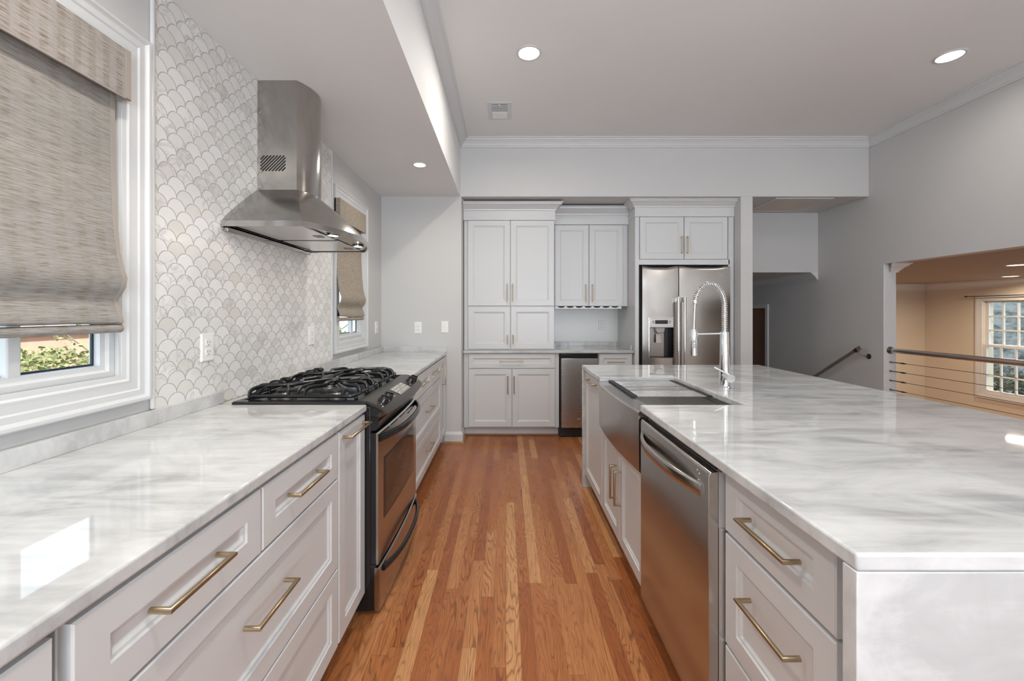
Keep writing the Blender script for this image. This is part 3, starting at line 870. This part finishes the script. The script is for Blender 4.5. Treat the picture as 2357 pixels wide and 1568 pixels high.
# dishwasher
DW = thing('dishwasher', 'stainless dishwasher with an arched bar handle in the island', 'dishwasher', (.9, 1.46, 0))
MB().box(.632, 1.18, 1.168, 1.752, .09, .868).build('tub', STEEL, DW)
MB().box(.66, 1.18, 1.168, 1.752, .0, .09).build('toe_kick', BLACKM, DW)
DY0, DY1 = 1.166, 1.754
MB().prism([(.578, .098), (.572, .106), (.572, .846), (.578, .856), (.600, .858), (.600, .098)], 'y', DY0, DY1).build('door', STEELH, DW, bevel=.0015)
MB().box(.601, .632, DY0, DY1, .098, .699).build('inner_door', SATIN, DW)
MB().box(.601, .632, DY0 - .0005, DY1 + .0005, .70, .857).build('control_strip', GREY, DW)
MB().box(.603, .66, DY0 + .02, DY1 - .02, .858, .872).build('top_gap', BLACK, DW)
pts = []; 
for i in range(25):
    s = -1 + i / 12; o = (1 - abs(s) ** 2.2); pts.append((.570 - .046 * o, 1.465 + s * .265, .792 + .004 * o))
MB().tube(pts, .007, 12, .021, (1, 0, 0)).build('handle', STEELH, DW, smooth=True, angle=60)
for dy_, dz_ in ((1.235, .838), (1.222, .832), (1.226, .812)):
    MB().lathe((.5722, dy_, dz_), [(.0022, -.001), (.0022, .001), (.001, .0012)], 'x', 10).build('indicator_light', WHITEPRINT, DW)

# apron sink
SK = thing('apron_sink', 'stainless apron-front sink set in the island', 'sink', (.8, 2.15, .62))
R = []
for i in range(17):
    s = -1 + i / 8; y = 2.149 + s * .380; o = .020 * (1 - s * s)
    R.append([(.612, y, .618), (.578 - o, y, .618), (.570 - o, y, .626), (.568 - o, y, .878), (.574 - o, y, .886), (.640, y, .886), (.640, y, .872), (.612, y, .872)])
MB().loft(R).build('apron', STEELH, SK, smooth=True, angle=30)
# basin: inner walls stepped by a ledge
bx0, bx1, by0, by1 = .640, 1.060, 1.760, 2.538
mb = MB()
PB = lambda u, w, z: (u, z, w)
mb.rings(PB, bx0 - .006, bx1, by0, by1, [(0, .640), (0, .8825), (.012, .8825), (.013, .862), (.024, .860), (.028, .66), (.05, .648), (.16, .645)], back=False)
mb.build('basin', BASIN, SK, smooth=True, angle=30)
MB().lathe((.86, 2.15, .6455), [(.045, 0), (.043, .003), (.03, .001), (.004, .001)]).build('drain', DARKMET, SK, smooth=True)
# roll-up drying rack over the far half
RK = thing('drying_rack', 'roll-up steel drying rack with black rubber ends over the sink', 'drying rack', (.81, 2.3, .884))
ry = 2.066
for k in range(16):
    y = ry + k * .0275 + (.012 if k > 5 else 0) + (.010 if k > 8 else 0)
    wd_ = .0112 if k not in (6, 7, 9) else .005
    MB().box(.650, 1.004, y - wd_, y + wd_, .8875, .8925).build('slat', SATIN, RK, bevel=.0012)
for xa in (.628, 1.000):
    mb = MB()
    for k in range(17): mb.box(xa, xa + .026, ry - .014 + k * .0282, ry - .014 + k * .0282 + .024, .8866, .8945)
    mb.box(xa + .004, xa + .022, ry - .012, ry + 16.6 * .0282, .8868, .890)
    mb.build('end_strip', RUBBER, RK)

# faucet
FX, FYY = 1.146, 2.165
FC = thing('kitchen_faucet', 'tall chrome spring-neck faucet standing behind the island sink', 'faucet', (FX, FYY, CT))
MB().lathe((FX, FYY, CT), [(.030, 0), (.030, .006), (.026, .009), (.0255, .10), (.0235, .18), (.0215, .25), (.021, .292), (.017, .295)]).build('body', CHROME, FC, smooth=True)
# spring arch: straight riser then half ellipse, then hose down to the spray head
arch = [(FX, z) for z in (1.205, 1.25, 1.30, 1.34)]
cx, rx_, rz_ = FX - .079, .079, .118
for i in range(1, 17):
    a = math.pi * i / 17.2; arch.append((cx + rx_ * math.cos(a), 1.34 + rz_ * math.sin(a)))
path = catmull([(x, FYY, z) for x, z in arch], 4)
MB().tube(path, .0062, 10).build('hose_core', SATIN, FC, smooth=True)
# helix around that path
L = [0]
for a, b in zip(path, path[1:]): L.append(L[-1] + (b - a).length)
def at(s):
    for k in range(len(L) - 1):
        if L[k] <= s <= L[k + 1]:
            f = (s - L[k]) / (L[k + 1] - L[k]); return path[k].lerp(path[k + 1], f), (path[k + 1] - path[k]).normalized()
    return path[-1], (path[-1] - path[-2]).normalized()
turns = 44; hel = []
for i in range(turns * 10 + 1):
    s = L[-1] * i / (turns * 10); p, d = at(s); e1 = Vector((0, 1, 0)); e2 = d.cross(e1)
    a = 2 * math.pi * i / 10; hel.append(p + (e1 * math.cos(a) + e2 * math.sin(a)) * .0125)
MB().tube(hel, .0027, 6).build('spring', CHROME, FC, smooth=True, angle=80)
ex, ez = arch[-1]
MB().lathe((ex, FYY, ez - .012), [(.0135, 0), (.0145, .003), (.0145, .018), (.0125, .021)]).build('collar', CHROME, FC, smooth=True)
SHX = FX - .163
MB().tube([(ex, FYY, ez - .01), (ex - .003, FYY, 1.30), (SHX + .001, FYY, 1.215)], .0068, 10).build('hose', BRIGHT, FC, smooth=True)
sh = MB().lathe((SHX, FYY, 1.083), [(.019, 0), (.0195, .003), (.0175, .105), (.0175, .137), (.009, .140)]).build('spray_head', CHROME, FC, smooth=True)
for dz in (.048, .076): MB().sphere((SHX - .007, FYY - .0165, 1.083 + dz), .0085, (1, .7, 1)).build('spray_button', GREY, sh, smooth=True)
MB().lathe((SHX, FYY, 1.182), [(.0215, 0), (.0215, .026), (.019, .028)]).build('dock_ring', CHROME, FC, smooth=True)
MB().tube([(SHX + .019, FYY, 1.196), (FX - .015, FYY, 1.199)], .005, 10).build('dock_arm', CHROME, FC, smooth=True)
# lever on a cylinder pointing towards the seating side
MB().cyl((FX, FYY, .984), (FX - .008, FYY - .078, .974), .0205, n=24).build('valve', CHROME, FC, smooth=True)
MB().tube([(FX - .004, FYY - .05, .990), (FX - .074, FYY - .04, 1.027)], .0042, 10).build('lever', CHROME, FC, smooth=True)

# ------------------------------------------------------------------ pantry wall
PK = lambda u, w, z: (u, 4.32 - w, z)
BCK = 4.925
DB = BCK - 4.32 - .003
pc = cabinet('base_cabinet', 'white base cabinet with one drawer and two doors under the pantry', 'cabinet', PK, -.446, .556, DB, .1, CB - .001,
             [('drawer', -.393, .512, .726, .878, [(.055, .803, .235)], .045), ('door', -.393, .057, .112, .719, [(.018, .553, .175, True)]), ('door', .064, .512, .112, .719, [(.083, .553, .175, True)])])
cabinet('drawer_cabinet', 'white drawer cabinet between the wine fridge and the refrigerator', 'cabinet', PK, .965, 1.331, DB, .1, CB - .001,
        [('drawer', .972, 1.318, .726, .878, [(1.148, .795, .165)], .045), ('drawer', .972, 1.318, .42, .719, [(1.148, .60, .165)]), ('drawer', .972, 1.318, .112, .413, [(1.148, .28, .165)])])
MB().mbox(PK, -.446, .556, -.087, -.069, 0, .018).build('shoe_moulding', SHOE, pc, bevel=.005)
bct = worktop('countertop', 'white marble countertop of the pantry run', [[(-.448, 4.298), (1.331, 4.298), (1.331, BCK - .001), (-.448, BCK - .001)]])
MB().box(.515, 1.313, BCK - .02, BCK - .001, CT, CT + .05).build('upstand', MARBV, bct, bevel=.0015)
MB().box(1.312, 1.331, 4.36, BCK - .001, CT, CT + .05).build('upstand', MARBV, bct, bevel=.0015)
MB().box(.509, .527, 4.40, BCK - .001, CT, CT + .05).build('upstand', MARBV, bct, bevel=.0015)
CABCROWN = [(0, 0), (.010, 0), (.012, .014), (.020, .018), (.040, .046), (.062, .058), (.064, .068), (.076, .070), (.076, .080), (0, .080)]


def tall_top(t, P, u0, u1, zf0, zf1, zc, depth, left=True, right=True, lret=None, rret=None):
    """frieze board and crown on a cabinet head"""
    MB().mbox(P, u0 - .004, u1 + .004, -depth, .006, zf0, zf1 + .08).build('frieze', CAB, t, bevel=.001)
    q = [P(u0, 0, 0), P(u1, 0, 0)]; fy = q[0][1] - .006
    mb = MB(); sc = (zc - zf1) / .08
    crown(mb, (u0 - .004, fy), (u1 + .004, fy), (0, -1), zf1, CABCROWN, m0=-1 if left else 0, m1=-1 if right else 0, szc=sc)
    if left: crown(mb, (u0 - .004, fy), (u0 - .004, fy + (lret or depth)), (-1, 0), zf1, CABCROWN, m0=-1, szc=sc)
    if right: crown(mb, (u1 + .004, fy), (u1 + .004, fy + (rret or depth)), (1, 0), zf1, CABCROWN, m0=-1, szc=sc)
    mb.build('crown', CAB, t, smooth=True, angle=30)


pt = cabinet('pantry_cabinet', 'tall white four-door pantry cabinet standing on the back counter', 'cabinet', PK, -.443, .507, DB, CT + .001, 2.30,
             [('door', -.402, .040, 1.380, 2.274, [(.012, 1.518, .175, True)]), ('door', .047, .502, 1.380, 2.274, [(.070, 1.518, .175, True)]),
              ('door', -.398, .042, .928, 1.372, [(.016, 1.03, .085, True)]), ('door', .049, .504, .928, 1.372, [(.074, 1.03, .085, True)])], toe=False)
tall_top(pt, PK, -.443, .507, 2.276, 2.375, 2.456, DB, left=False, rret=.10)
PM = lambda u, w, z: (u, 4.50 - w, z)
um = cabinet('upper_cabinet', 'white two-door wall cabinet above the wine fridge nook', 'cabinet', PM, .513, 1.331, BCK - 4.50 - .003, 1.379, 2.29,
             [('door', .532, .900, 1.381, 2.264, [(.868, 1.522, .175, True)]), ('door', .907, 1.275, 1.381, 2.264, [(.940, 1.522, .175, True)])], toe=False)
tall_top(um, PM, .513, 1.331, 2.27, 2.37, 2.456, BCK - 4.50 - .003, left=False, right=False)
# stemware rack hanging under that cabinet
sr = thing('stemware_rack', 'white slotted stemware rack under the wall cabinet', 'glass rack', (.9, 4.6, 1.35))
nsl = 7
for k in range(nsl + 1):
    u = .552 + k * (1.235 - .552) / nsl
    a = .039 if 0 < k < nsl else .022
    pr = [(u - a, 1.352), (u + a, 1.352), (u + a - .004, 1.362), (u + .008, 1.366), (u + .008, 1.3785), (u - .008, 1.3785), (u - .008, 1.366), (u - a + .004, 1.362)]
    MB().prism(pr, 'y', 4.512, BCK - .01).build('rail', CAB, sr)
fs = [(.530, 1.3505), (1.257, 1.3505), (1.257, 1.378)]
for k in range(nsl - 1, -1, -1):
    u = .552 + (k + .5) * (1.235 - .552) / nsl
    fs += [(u + .040, 1.3785), (u + .030, 1.366), (u, 1.361), (u - .030, 1.366), (u - .040, 1.3785)]
fs += [(.530, 1.378)]
MB().prism(fs, 'y', 4.500, 4.5115).build('front_trim', CAB, sr)
# fridge enclosure
PF = lambda u, w, z: (u, 4.27 - w, z)
DF = BCK - 4.27 - .003
fc = cabinet('refrigerator_cabinet', 'white cabinet surround with two doors above the refrigerator', 'cabinet', PF, 1.334, 2.354, DF, 1.84, 2.31,
             [('door', 1.385, 1.838, 1.862, 2.300, [(1.813, 2.008, .165, True)]), ('door', 1.845, 2.292, 1.862, 2.300, [(1.871, 2.008, .165, True)])], toe=False)
MB().mbox(PF, 1.334, 1.374, -DF, -.0195, 0, 1.84).build('side_panel', CAB, fc, bevel=.001)
MB().mbox(PF, 2.312, 2.354, -DF, -.0195, 0, 1.84).build('side_panel', CAB, fc, bevel=.001)
MB().mbox(PF, 1.334, 1.374, -.02, 0, 0, 2.30).mbox(PF, 2.30, 2.354, -.02, 0, 0, 2.30).mbox(PF, 1.374, 2.312, -.02, 0, 1.805, 1.858).build('face_frame', CAB, fc, bevel=.001)
tall_top(fc, PF, 1.334, 2.354, 2.302, 2.395, 2.474, DF, right=False, lret=.15)

# refrigerator
FR = thing('refrigerator', 'stainless side-by-side refrigerator with an ice and water dispenser', 'refrigerator', (1.84, 4.5, 0))
MB().box(1.390, 2.300, 4.30, BCK - .02, .02, 1.78).build('body', BLACKM, FR)
for fx in (1.45, 2.24): MB().box(fx - .03, fx + .03, 4.35, 4.85, 0, .021).build('foot', BLACKM, FR)


def fridge_door(u0, u1, hole=None):
    def xs(u):
        s = (u - u0) / (u1 - u0) * 2 - 1; return 4.222 + .005 * s * s
    mb = MB(); n = 14
    us = [u0 + (u1 - u0) * i / n for i in range(n + 1)]
    if hole: us = sorted(set([u for u in us if not (hole[0] - .01 < u < hole[1] + .01)] + [hole[0], hole[1]] + [hole[0] + (hole[1] - hole[0]) * k / 4 for k in range(1, 4)]))
    zs = [.06, 1.0, 1.30, 1.76, 1.778, 1.784]
    if hole: zs = sorted(set(zs + [hole[2], hole[3]]))
    G = {}
    for i, u in enumerate(us):
        for j, z in enumerate(zs):
            s = (u - u0) / (u1 - u0) * 2 - 1
            dip = .016 * max(0, 1 - (s / .8) ** 4) if abs(s) < .8 else 0
            y = xs(u) + (.004 if z > 1.775 else 0) + (.010 if z > 1.781 else 0)
            G[i, j] = mb.bm.verts.new((u, y, z - (dip if z > 1.75 else 0)))
    for i in range(len(us) - 1):
        for j in range(len(zs) - 1):
            if hole and us[i] >= hole[0] - 1e-6 and us[i + 1] <= hole[1] + 1e-6 and zs[j] >= hole[2] - 1e-6 and zs[j + 1] <= hole[3] + 1e-6: continue
            mb.bm.faces.new((G[i, j], G[i + 1, j], G[i + 1, j + 1], G[i, j + 1]))
    # returns to the body
    J = len(zs) - 1; I = len(us) - 1
    def side(lst):
        b = [mb.bm.verts.new((v.co.x, 4.298, v.co.z)) for v in lst]
        for k in range(len(lst) - 1): mb.bm.faces.new((lst[k], lst[k + 1], b[k + 1], b[k]))
    side([G[0, j] for j in range(J + 1)]); side([G[I, j] for j in range(J + 1)]); side([G[i, J] for i in range(I + 1)]); side([G[i, 0] for i in range(I + 1)])
    return mb.build('door', STEELH, FR, smooth=True, angle=50)


HOLE = (1.460, 1.717, .845, 1.255)
d1 = fridge_door(1.395, 1.764, HOLE); d2 = fridge_door(1.772, 2.296)
def fhandle(x, d):
    h = MB().tube([(x, 4.166, 1.468), (x, 4.166, .42)], .0135, 18, .011, (1, 0, 0)).build('handle', SATIN, d, smooth=True)
    for z in (1.44, .45): MB().box(x - .016, x + .004, 4.170, 4.2245, z - .024, z + .024).build('standoff', SATIN, h, bevel=.003)
fhandle(1.742, d1); fhandle(1.806, d2)
# dispenser
PD = lambda u, w, z: (u, 4.224 - w, z)
dp = MB().rings(PD, HOLE[0] - .002, HOLE[1] + .002, HOLE[2] - .002, HOLE[3] + .002, [(0, -.02), (0, .006), (.006, .007), (.009, .001), (.009, -.02)], fill=False).build('dispenser_frame', STEEL, d1)
MB().rings(PD, HOLE[0] + .007, HOLE[1] - .007, HOLE[2] + .007, 1.158, [(0, .0), (0, -.070), (.001, -.071)]).build('dispenser_recess', BLACK, d1)
cpn = MB().mbox(PD, HOLE[0] + .007, HOLE[1] - .007, -.03, .003, 1.158, HOLE[3] - .007).build('dispenser_panel', STEEL, d1)
MB().mbox(PD, 1.524, 1.654, .003, .004, 1.193, 1.232).build('display', BLACK, cpn)
MB().mbox(PD, 1.495, 1.517, .003, .0035, 1.198, 1.228).mbox(PD, 1.662, 1.684, .003, .0035, 1.198, 1.228).mbox(PD, 1.470, 1.708, .003, .0035, 1.168, 1.171).build('buttons', GREY, cpn)
MB().prism([(1.49, HOLE[2] + .01), (1.637, HOLE[2] + .01), (1.637, 1.15), (1.49, 1.15)], 'y', 4.285, 4.292).build('recess_back', DIMST, d1)
MB().prism([(1.535, 1.155), (1.632, 1.155), (1.625, 1.112), (1.606, 1.098), (1.556, 1.098), (1.540, 1.112)], 'y', 4.236, 4.280).build('ice_chute', DIMST, d1, bevel=.004)
MB().loft([[(1.545, 4.262, 1.09), (1.588, 4.262, 1.09), (1.588, 4.268, 1.09), (1.545, 4.268, 1.09)], [(1.540, 4.236, 1.00), (1.594, 4.236, 1.00), (1.594, 4.242, 1.00), (1.540, 4.242, 1.00)]]).build('paddle', DIMST, d1)
MB().lathe((2.135, 4.2265, 1.697), [(.009, 0), (.009, -.003), (.006, -.003), (.006, 0)], 'y', 20).mbox(PD, 2.152, 2.170, -.002, .0005, 1.6905, 1.7035).mbox(PD, 2.173, 2.205, -.002, .0005, 1.692, 1.702).build('emblem', GREY, d2)

# wine fridge
WC = thing('wine_fridge', 'narrow stainless undercounter wine fridge in a black case', 'wine fridge', (.76, 4.6, 0))
MB().mbox(PK, .560, .962, -DB, -.02, .012, CB - .004).build('case', BLACKM, WC)
MB().mbox(PK, .560, .566, -.02, 0, .10, CB - .004).build('side_trim', BLACK, WC)
MB().mbox(PK, .575, .952, -.02, .022, .108, .832).build('door', STEEL, WC, bevel=.003)
MB().mbox(PK, .570, .956, -.02, .016, .838, .876).build('top_grip', BLACK, WC, bevel=.004)
wk = MB().mbox(PK, .562, .960, -.05, -.022, .0, .10).build('kick_grille', BLACK, WC)
MB().mbox(PK, .690, .694, -.022, -.0205, .03, .062).mbox(PK, .700, .704, -.022, -.0205, .02, .075).mbox(PK, .680, .710, -.022, -.0205, .028, .031).build('kick_label', WHITEPRINT, wk)
MB().lathe((.745, 4.297, .20), [(.006, 0), (.006, -.001), (.004, -.001)], 'y', 14).mbox(PK, .754, .775, .022, .0225, .196, .203).build('emblem', GREY, WC)

# ------------------------------------------------------------------ lights, vents
def recessed(name, label, x, y, z, r, power, lens=LAMP, col=(1, .93, .84), group='recessed ceiling lights'):
    t = thing(name, label, 'ceiling light', (x, y, z), group)
    MB().lathe((x, y, z), [(r * 1.16, 0), (r * 1.16, -.003), (r * 1.02, -.007), (r * .96, -.006), (r * .90, .0), (r * .9, .0005)]).build('trim_ring', TRIM, t, smooth=True)
    MB().lathe((x, y, z - .0045), [(r * .93, .0), (r * .93, .003)]).build('lens', lens, t)
    area_light('recessed_light_beam', (0, 0, -.012), (0, 0, 0), r * 2, r * 2, power, col, 'DISK', t, 165)


recessed('recessed_light', 'round recessed light in the high ceiling above the pantry end', .153, 2.767, ZC, .073, 13)
recessed('recessed_light', 'round recessed light in the high ceiling near the right wall', 3.01, 2.80, ZC, .073, 4)
recessed('recessed_light', 'small recessed light in the low ceiling over the range run', -.68, 3.25, ZL, .048, 4)
for x, y in ((.153, .35), (3.01, .35), (.153, -1.9), (3.01, -1.9)):
    recessed('recessed_light', 'round recessed light in the high ceiling behind the viewpoint', x, y, ZC, .073, 5 if x > 2 else 12)
for y in (.9, -1.2):
    recessed('recessed_light', 'small recessed light in the low ceiling above the near counter', -.68, y, ZL, .048, 7)
recessed('recessed_light', 'oval-looking recessed light of the lower room nearer the opening', 5.02, 4.05, ZD, .075, 15, LAMPW, (1, .82, .62), 'recessed lights of the lower room')
recessed('recessed_light', 'thin-looking recessed light of the lower room farther from the opening', 6.5, 5.32, ZD, .075, 15, LAMPW, (1, .82, .62), 'recessed lights of the lower room')
recessed('recessed_light', 'recessed light of the lower room out past the jamb', 5.0, 6.0, ZD, .075, 15, LAMPW, (1, .82, .62), 'recessed lights of the lower room')

VT = thing('ceiling_vent', 'small square white air vent in the high ceiling', 'air vent', (-.055, 3.56, ZC))
MB().box(-.155, .045, 3.41, 3.72, ZC - .004, ZC).build('frame', TRIM, VT, bevel=.002)
MB().box(-.121, .011, 3.445, 3.56, ZC - .0045, ZC - .0038).build('opening', SLOT, VT)
for k in range(7): MB().box(-.120, .010, 3.452 + k * .016, 3.4535 + k * .016, ZC - .010, ZC - .0046).build('louver', TRIM, VT)
MB().box(-.120, .010, 3.575, 3.685, ZC - .010, ZC - .004).build('damper', PLASTIC, VT, bevel=.002)
MB().box(-.062, -.052, 3.44, 3.465, ZC - .016, ZC - .0045).build('lever', TRIM, VT)
GR = thing('return_grille', 'large return air grille in the ceiling over the stairs', 'air grille', (3.04, 4.46, ZL))
MB().rings(lambda u, w, z: (u, z, ZL - w), 2.745, 3.335, 4.195, 4.735, [(0, 0), (0, .008), (.022, .010), (.026, .003), (.026, 0)], fill=False).build('frame', TRIM, GR)
MB().box(2.77, 3.31, 4.22, 4.71, ZL - .003, ZL - .0005).build('filter', GRILLE, GR)
mb = MB()
for k in range(34): mb.box(2.772, 3.308, 4.224 + k * .0143, 4.228 + k * .0143, ZL - .009, ZL - .003)
mb.build('louvers', GRILLE, GR)

# ------------------------------------------------------------------ stairs rail and cable rail
HR = thing('stair_handrail', 'round steel handrail sloping down the grey right wall', 'handrail', (XR, 4.3, .9))
top = Vector((XR - .085, 4.135, .968)); slope = Vector((0, 1, -.63)).normalized()
MB().tube([top, top + slope * 2.2], .021, 16).build('rail', RAILM, HR, smooth=True)
for s_ in (.07, 1.7):
    p = top + slope * s_
    b = MB().tube([p + Vector((0, 0, -.018)), p + Vector((.02, -.03, -.05)), p + Vector((.055, -.045, -.062)), p + Vector((.083, -.045, -.062))], .006, 10).build('bracket', DARKMET, HR, smooth=True)
    MB().cyl(p + Vector((.079, -.045, -.062)), p + Vector((.085, -.045, -.062)), .026).build('rosette', DARKMET, b, smooth=True)
    MB().tube([p - slope * .02, p + slope * .02], .0228, 14).build('clamp', DARKMET, b, smooth=True)
CR = thing('cable_railing', 'steel top rail with stretched cables across the opening to the lower room', 'railing', (XR + .06, 2.2, 0))
MB().tube([(XR + .062, OY1 - .03, .945), (XR + .062, OY0 + .02, .945)], .0225, 18).build('top_rail', metal('rail_steel', (.70, .64, .58), .34), CR, smooth=True)
MB().lathe((XR + .062, OY1 - .0125, .945), [(.036, 0), (.034, -.006), (.026, -.016), (.0235, -.03)], 'y').build('flange', DARKMET, CR, smooth=True)
MB().lathe((XR + .062, OY0, .945), [(.036, 0), (.034, .006), (.026, .016), (.0235, .03)], 'y').build('flange', DARKMET, CR, smooth=True)
for z in (.832, .745, .655, .566, .476, .386):
    cb = MB().tube([(XR + .062, OY1 - .15, z), (XR + .062, OY0, z)], .0022, 8).build('cable', DARKMET, CR, smooth=True)
    MB().lathe((XR + .062, OY1 - .0125, z), [(.011, 0), (.010, -.008), (.005, -.012), (.005, -.11), (.008, -.112), (.008, -.132), (.004, -.16)], 'y', 14).build('fitting', DARKMET, cb, smooth=True)

# door at the foot of the stairs
dr1 = thing('door_1', 'brown door with a white casing at the foot of the stairs', 'door', (XR, 6.2, ZLOW), kind='structure')
MB().box(XR + .04, XR + .08, 5.79, 6.64, ZLOW, 1.375).build('door_leaf', DOORBROWN, dr1)
MB().box(XR - .018, XR, 5.735, 5.795, ZLOW, 1.43).box(XR - .018, XR, 5.795, 6.6, 1.375, 1.43).box(XR, XR + .04, 5.755, 5.79, ZLOW, 1.375).build('casing', TRIM, dr1, bevel=.003)

# ------------------------------------------------------------------ lower-room window
P7 = lambda u, w, z: (7.0 - w, u, z)
w3 = thing('window_3', 'white grid window in the cream wall of the lower room', 'window', (7.0, 5.5, FZ0), kind='structure')
MB().rings(P7, FY0 - .09, FY1 + .09, FZ0 - .09, FZ1 + .075, [(0, 0), (0, .022), (.02, .024), (.06, .016), (.085, .014), (.085, -.10), (.06, -.10)], fill=False).build('casing', TRIM, w3)
for za, zb, wv, rows in ((FZ0, .845, -.004, 3), (.82, FZ1, -.040, 3)):
    s = MB().rings(P7, FY0 + .001, FY1 - .001, za, zb, [(0, wv - .03), (0, wv), (.034, wv), (.034, wv - .03)], fill=False).build('sash', TRIM, w3)
    g = MB()
    for k in range(1, 6):
        u = FY0 + .035 + (FY1 - FY0 - .07) * k / 6; g.mbox(P7, u - .009, u + .009, wv - .025, wv - .002, za + .03, zb - .03)
    for k in range(1, rows):
        z = za + .034 + (zb - za - .068) * k / rows; g.mbox(P7, FY0 + .03, FY1 - .03, wv - .024, wv - .003, z - .009, z + .009)
    g.build('muntins', TRIM, s)
    MB().mbox(P7, FY0 + .03, FY1 - .03, wv - .016, wv - .012, za + .03, zb - .03).build('glass_pane', GLASS, s)
rod = thing('curtain_rod', 'thin bronze curtain rod over the lower-room window', 'curtain rod', (6.9, 5.5, 1.6))
MB().cyl((6.93, 4.8, 1.548), (6.93, 6.20, 1.548), .007, n=12).build('rod', DARKMET, rod, smooth=True)
MB().lathe((6.93, 6.20, 1.548), [(.007, 0), (.014, .01), (.012, .035), (.004, .04)], 'y', 14).build('finial', DARKMET, rod, smooth=True)
for y in (6.12, 4.86): MB().cyl((6.93, y, 1.548), (6.9995, y, 1.548), .006, n=10).build('bracket', DARKMET, rod)

# ------------------------------------------------------------------ outside
GZ = -2.6
GRD = paint('lawn', (.10, .13, .05), .9, .3)
gm_ = struct(MB().box(-40, XW - .2, -25, 45, GZ - .1, GZ), 'ground_garden', GRD, 'garden ground outside the left windows', 'ground')
struct(MB().box(7.2, 30, -20, 30, GZ - .1, GZ), 'ground_side', GRD, 'ground outside the lower-room window', 'ground')
BRICK = paint('pink_brick', (.50, .25, .19), .85, .25)
nb = thing('neighbour_house', 'pink brick neighbouring house with a pale roof edge seen under the large shade', 'house', (-15.5, 14, GZ))
MB().box(-19, -14, 7, 26, GZ, .65).build('wall', BRICK, nb)
MB().box(-19.2, -13.8, 6.8, 26.2, .65, .80).build('eave', TRIM, nb)
MB().prism([(-19.2, .80), (-13.8, .80), (-16.5, 2.2)], 'y', 6.8, 26.2).build('roof', paint('shingles', (.32, .27, .25), .9, .2), nb)
LEAF = paint('leaf_green', (.17, .24, .05), .7, .35); LEAFD = paint('leaf_dark', (.05, .052, .02), .7, .35); LEAF2 = paint('leaf_olive', (.24, .25, .10), .7, .35); BARK = paint('bark', (.20, .15, .11), .9, .2)


def leaf_cloud(mb, c, rad, n, size):
    for _ in range(n):
        while True:
            p = Vector((random.uniform(-1, 1), random.uniform(-1, 1), random.uniform(-1, 1)))
            if .35 < p.length < 1: break
        q = Vector(c) + Vector((p.x * rad[0], p.y * rad[1], p.z * rad[2]))
        a = Vector((random.gauss(0, 1), random.gauss(0, 1), random.gauss(0, 1))).normalized() * size * random.uniform(.6, 1.3); b = a.orthogonal().normalized() * a.length * .55
        mb.bm.faces.new([mb.bm.verts.new(q + v) for v in (-a, b, a, -b)])


def bush(name, label, c, rad, n, size, mat, group):
    t = thing(name, label, 'bush', (c[0], c[1], GZ), group)
    mb = MB(); leaf_cloud(mb, c, rad, n, size); mb.build('foliage', mat, t)
    st = MB()
    for k in range(5): st.tube([(c[0], c[1], GZ), (c[0] + random.uniform(-.2, .2), c[1] + random.uniform(-.2, .2), (GZ + c[2]) / 2), (c[0] + random.uniform(-.5, .5) * rad[0], c[1] + random.uniform(-.5, .5) * rad[1], c[2])], .025, 6)
    st.build('stem', BARK, t)


bush('garden_bush', 'bright green bush low in the view under the large shade', (-6.4, 5.3, -.65), (1.3, .8, .75), 9000, .042, LEAF, 'garden shrubs')
bush('garden_bush', 'olive loose shrub in front of the pink house', (-8.4, 7.4, -.2), (1.5, 1.1, .9), 5000, .045, LEAF2, 'garden shrubs')
bush('garden_bush', 'green shrub seen through the narrow window', (-4.9, 10.4, -.1), (1.4, 1.4, 1.2), 6000, .06, LEAF, 'garden shrubs')
def tree(label, x, y, h, lean, spread, leaves):
    t = thing('garden_tree', label, 'tree', (x, y, GZ), 'garden trees')
    mb = MB(); mb.tube([(x, y, GZ), (x + lean * .3, y, GZ + h * .5), (x + lean, y, GZ + h)], .07, 8)
    ends = []
    for k in range(14):
        z = GZ + h * (.35 + .045 * k); a = k * 2.4; e = (x + lean * .5 + spread * math.cos(a), y + spread * math.sin(a), z + spread * .6)
        mb.tube([(x + lean * (z - GZ) / h * .9, y, z), ((x + e[0]) / 2, (y + e[1]) / 2, z + spread * .2), e], .018, 5); ends.append(e)
    mb.build('trunk', BARK, t)
    lv = MB()
    for e in ends: leaf_cloud(lv, e, (.5, .5, .4), leaves, .06)
    lv.build('foliage', LEAF2, t)
tree('thin leafless-looking tree in front of the pink house', -10.9, 11.6, 4.8, .2, 1.5, 22)
tree('slim tree seen through the narrow window', -6.4, 15.4, 5.5, .1, 1.3, 60)
sid = M('grey_stone', .8)
sid.set('Base Color', sid.ramp(sid.noise(sid.pos((1, 1.2, 2.6)), 3.0, 5, .65), [(.36, (.05, .052, .045)), (.47, (.13, .143, .14)), (.60, (.24, .258, .26))]))
n2 = thing('side_house', 'blue-grey stone house outside the lower-room window', 'house', (12, 9, GZ))
MB().box(11.5, 15, 3, 17, GZ, 3.2).build('wall', sid.m, n2)
MB().prism([(11.2, 3.2), (15.3, 3.2), (13.2, 4.8)], 'y', 2.8, 17.2).build('roof', paint('side_shingles', (.22, .20, .19), .9, .2), n2)
bush('garden_bush', 'dark brown-green shrub low outside the lower-room window', (9.7, 8.3, -.6), (.9, .8, .9), 3500, .05, LEAFD, 'shrubs by the side house')
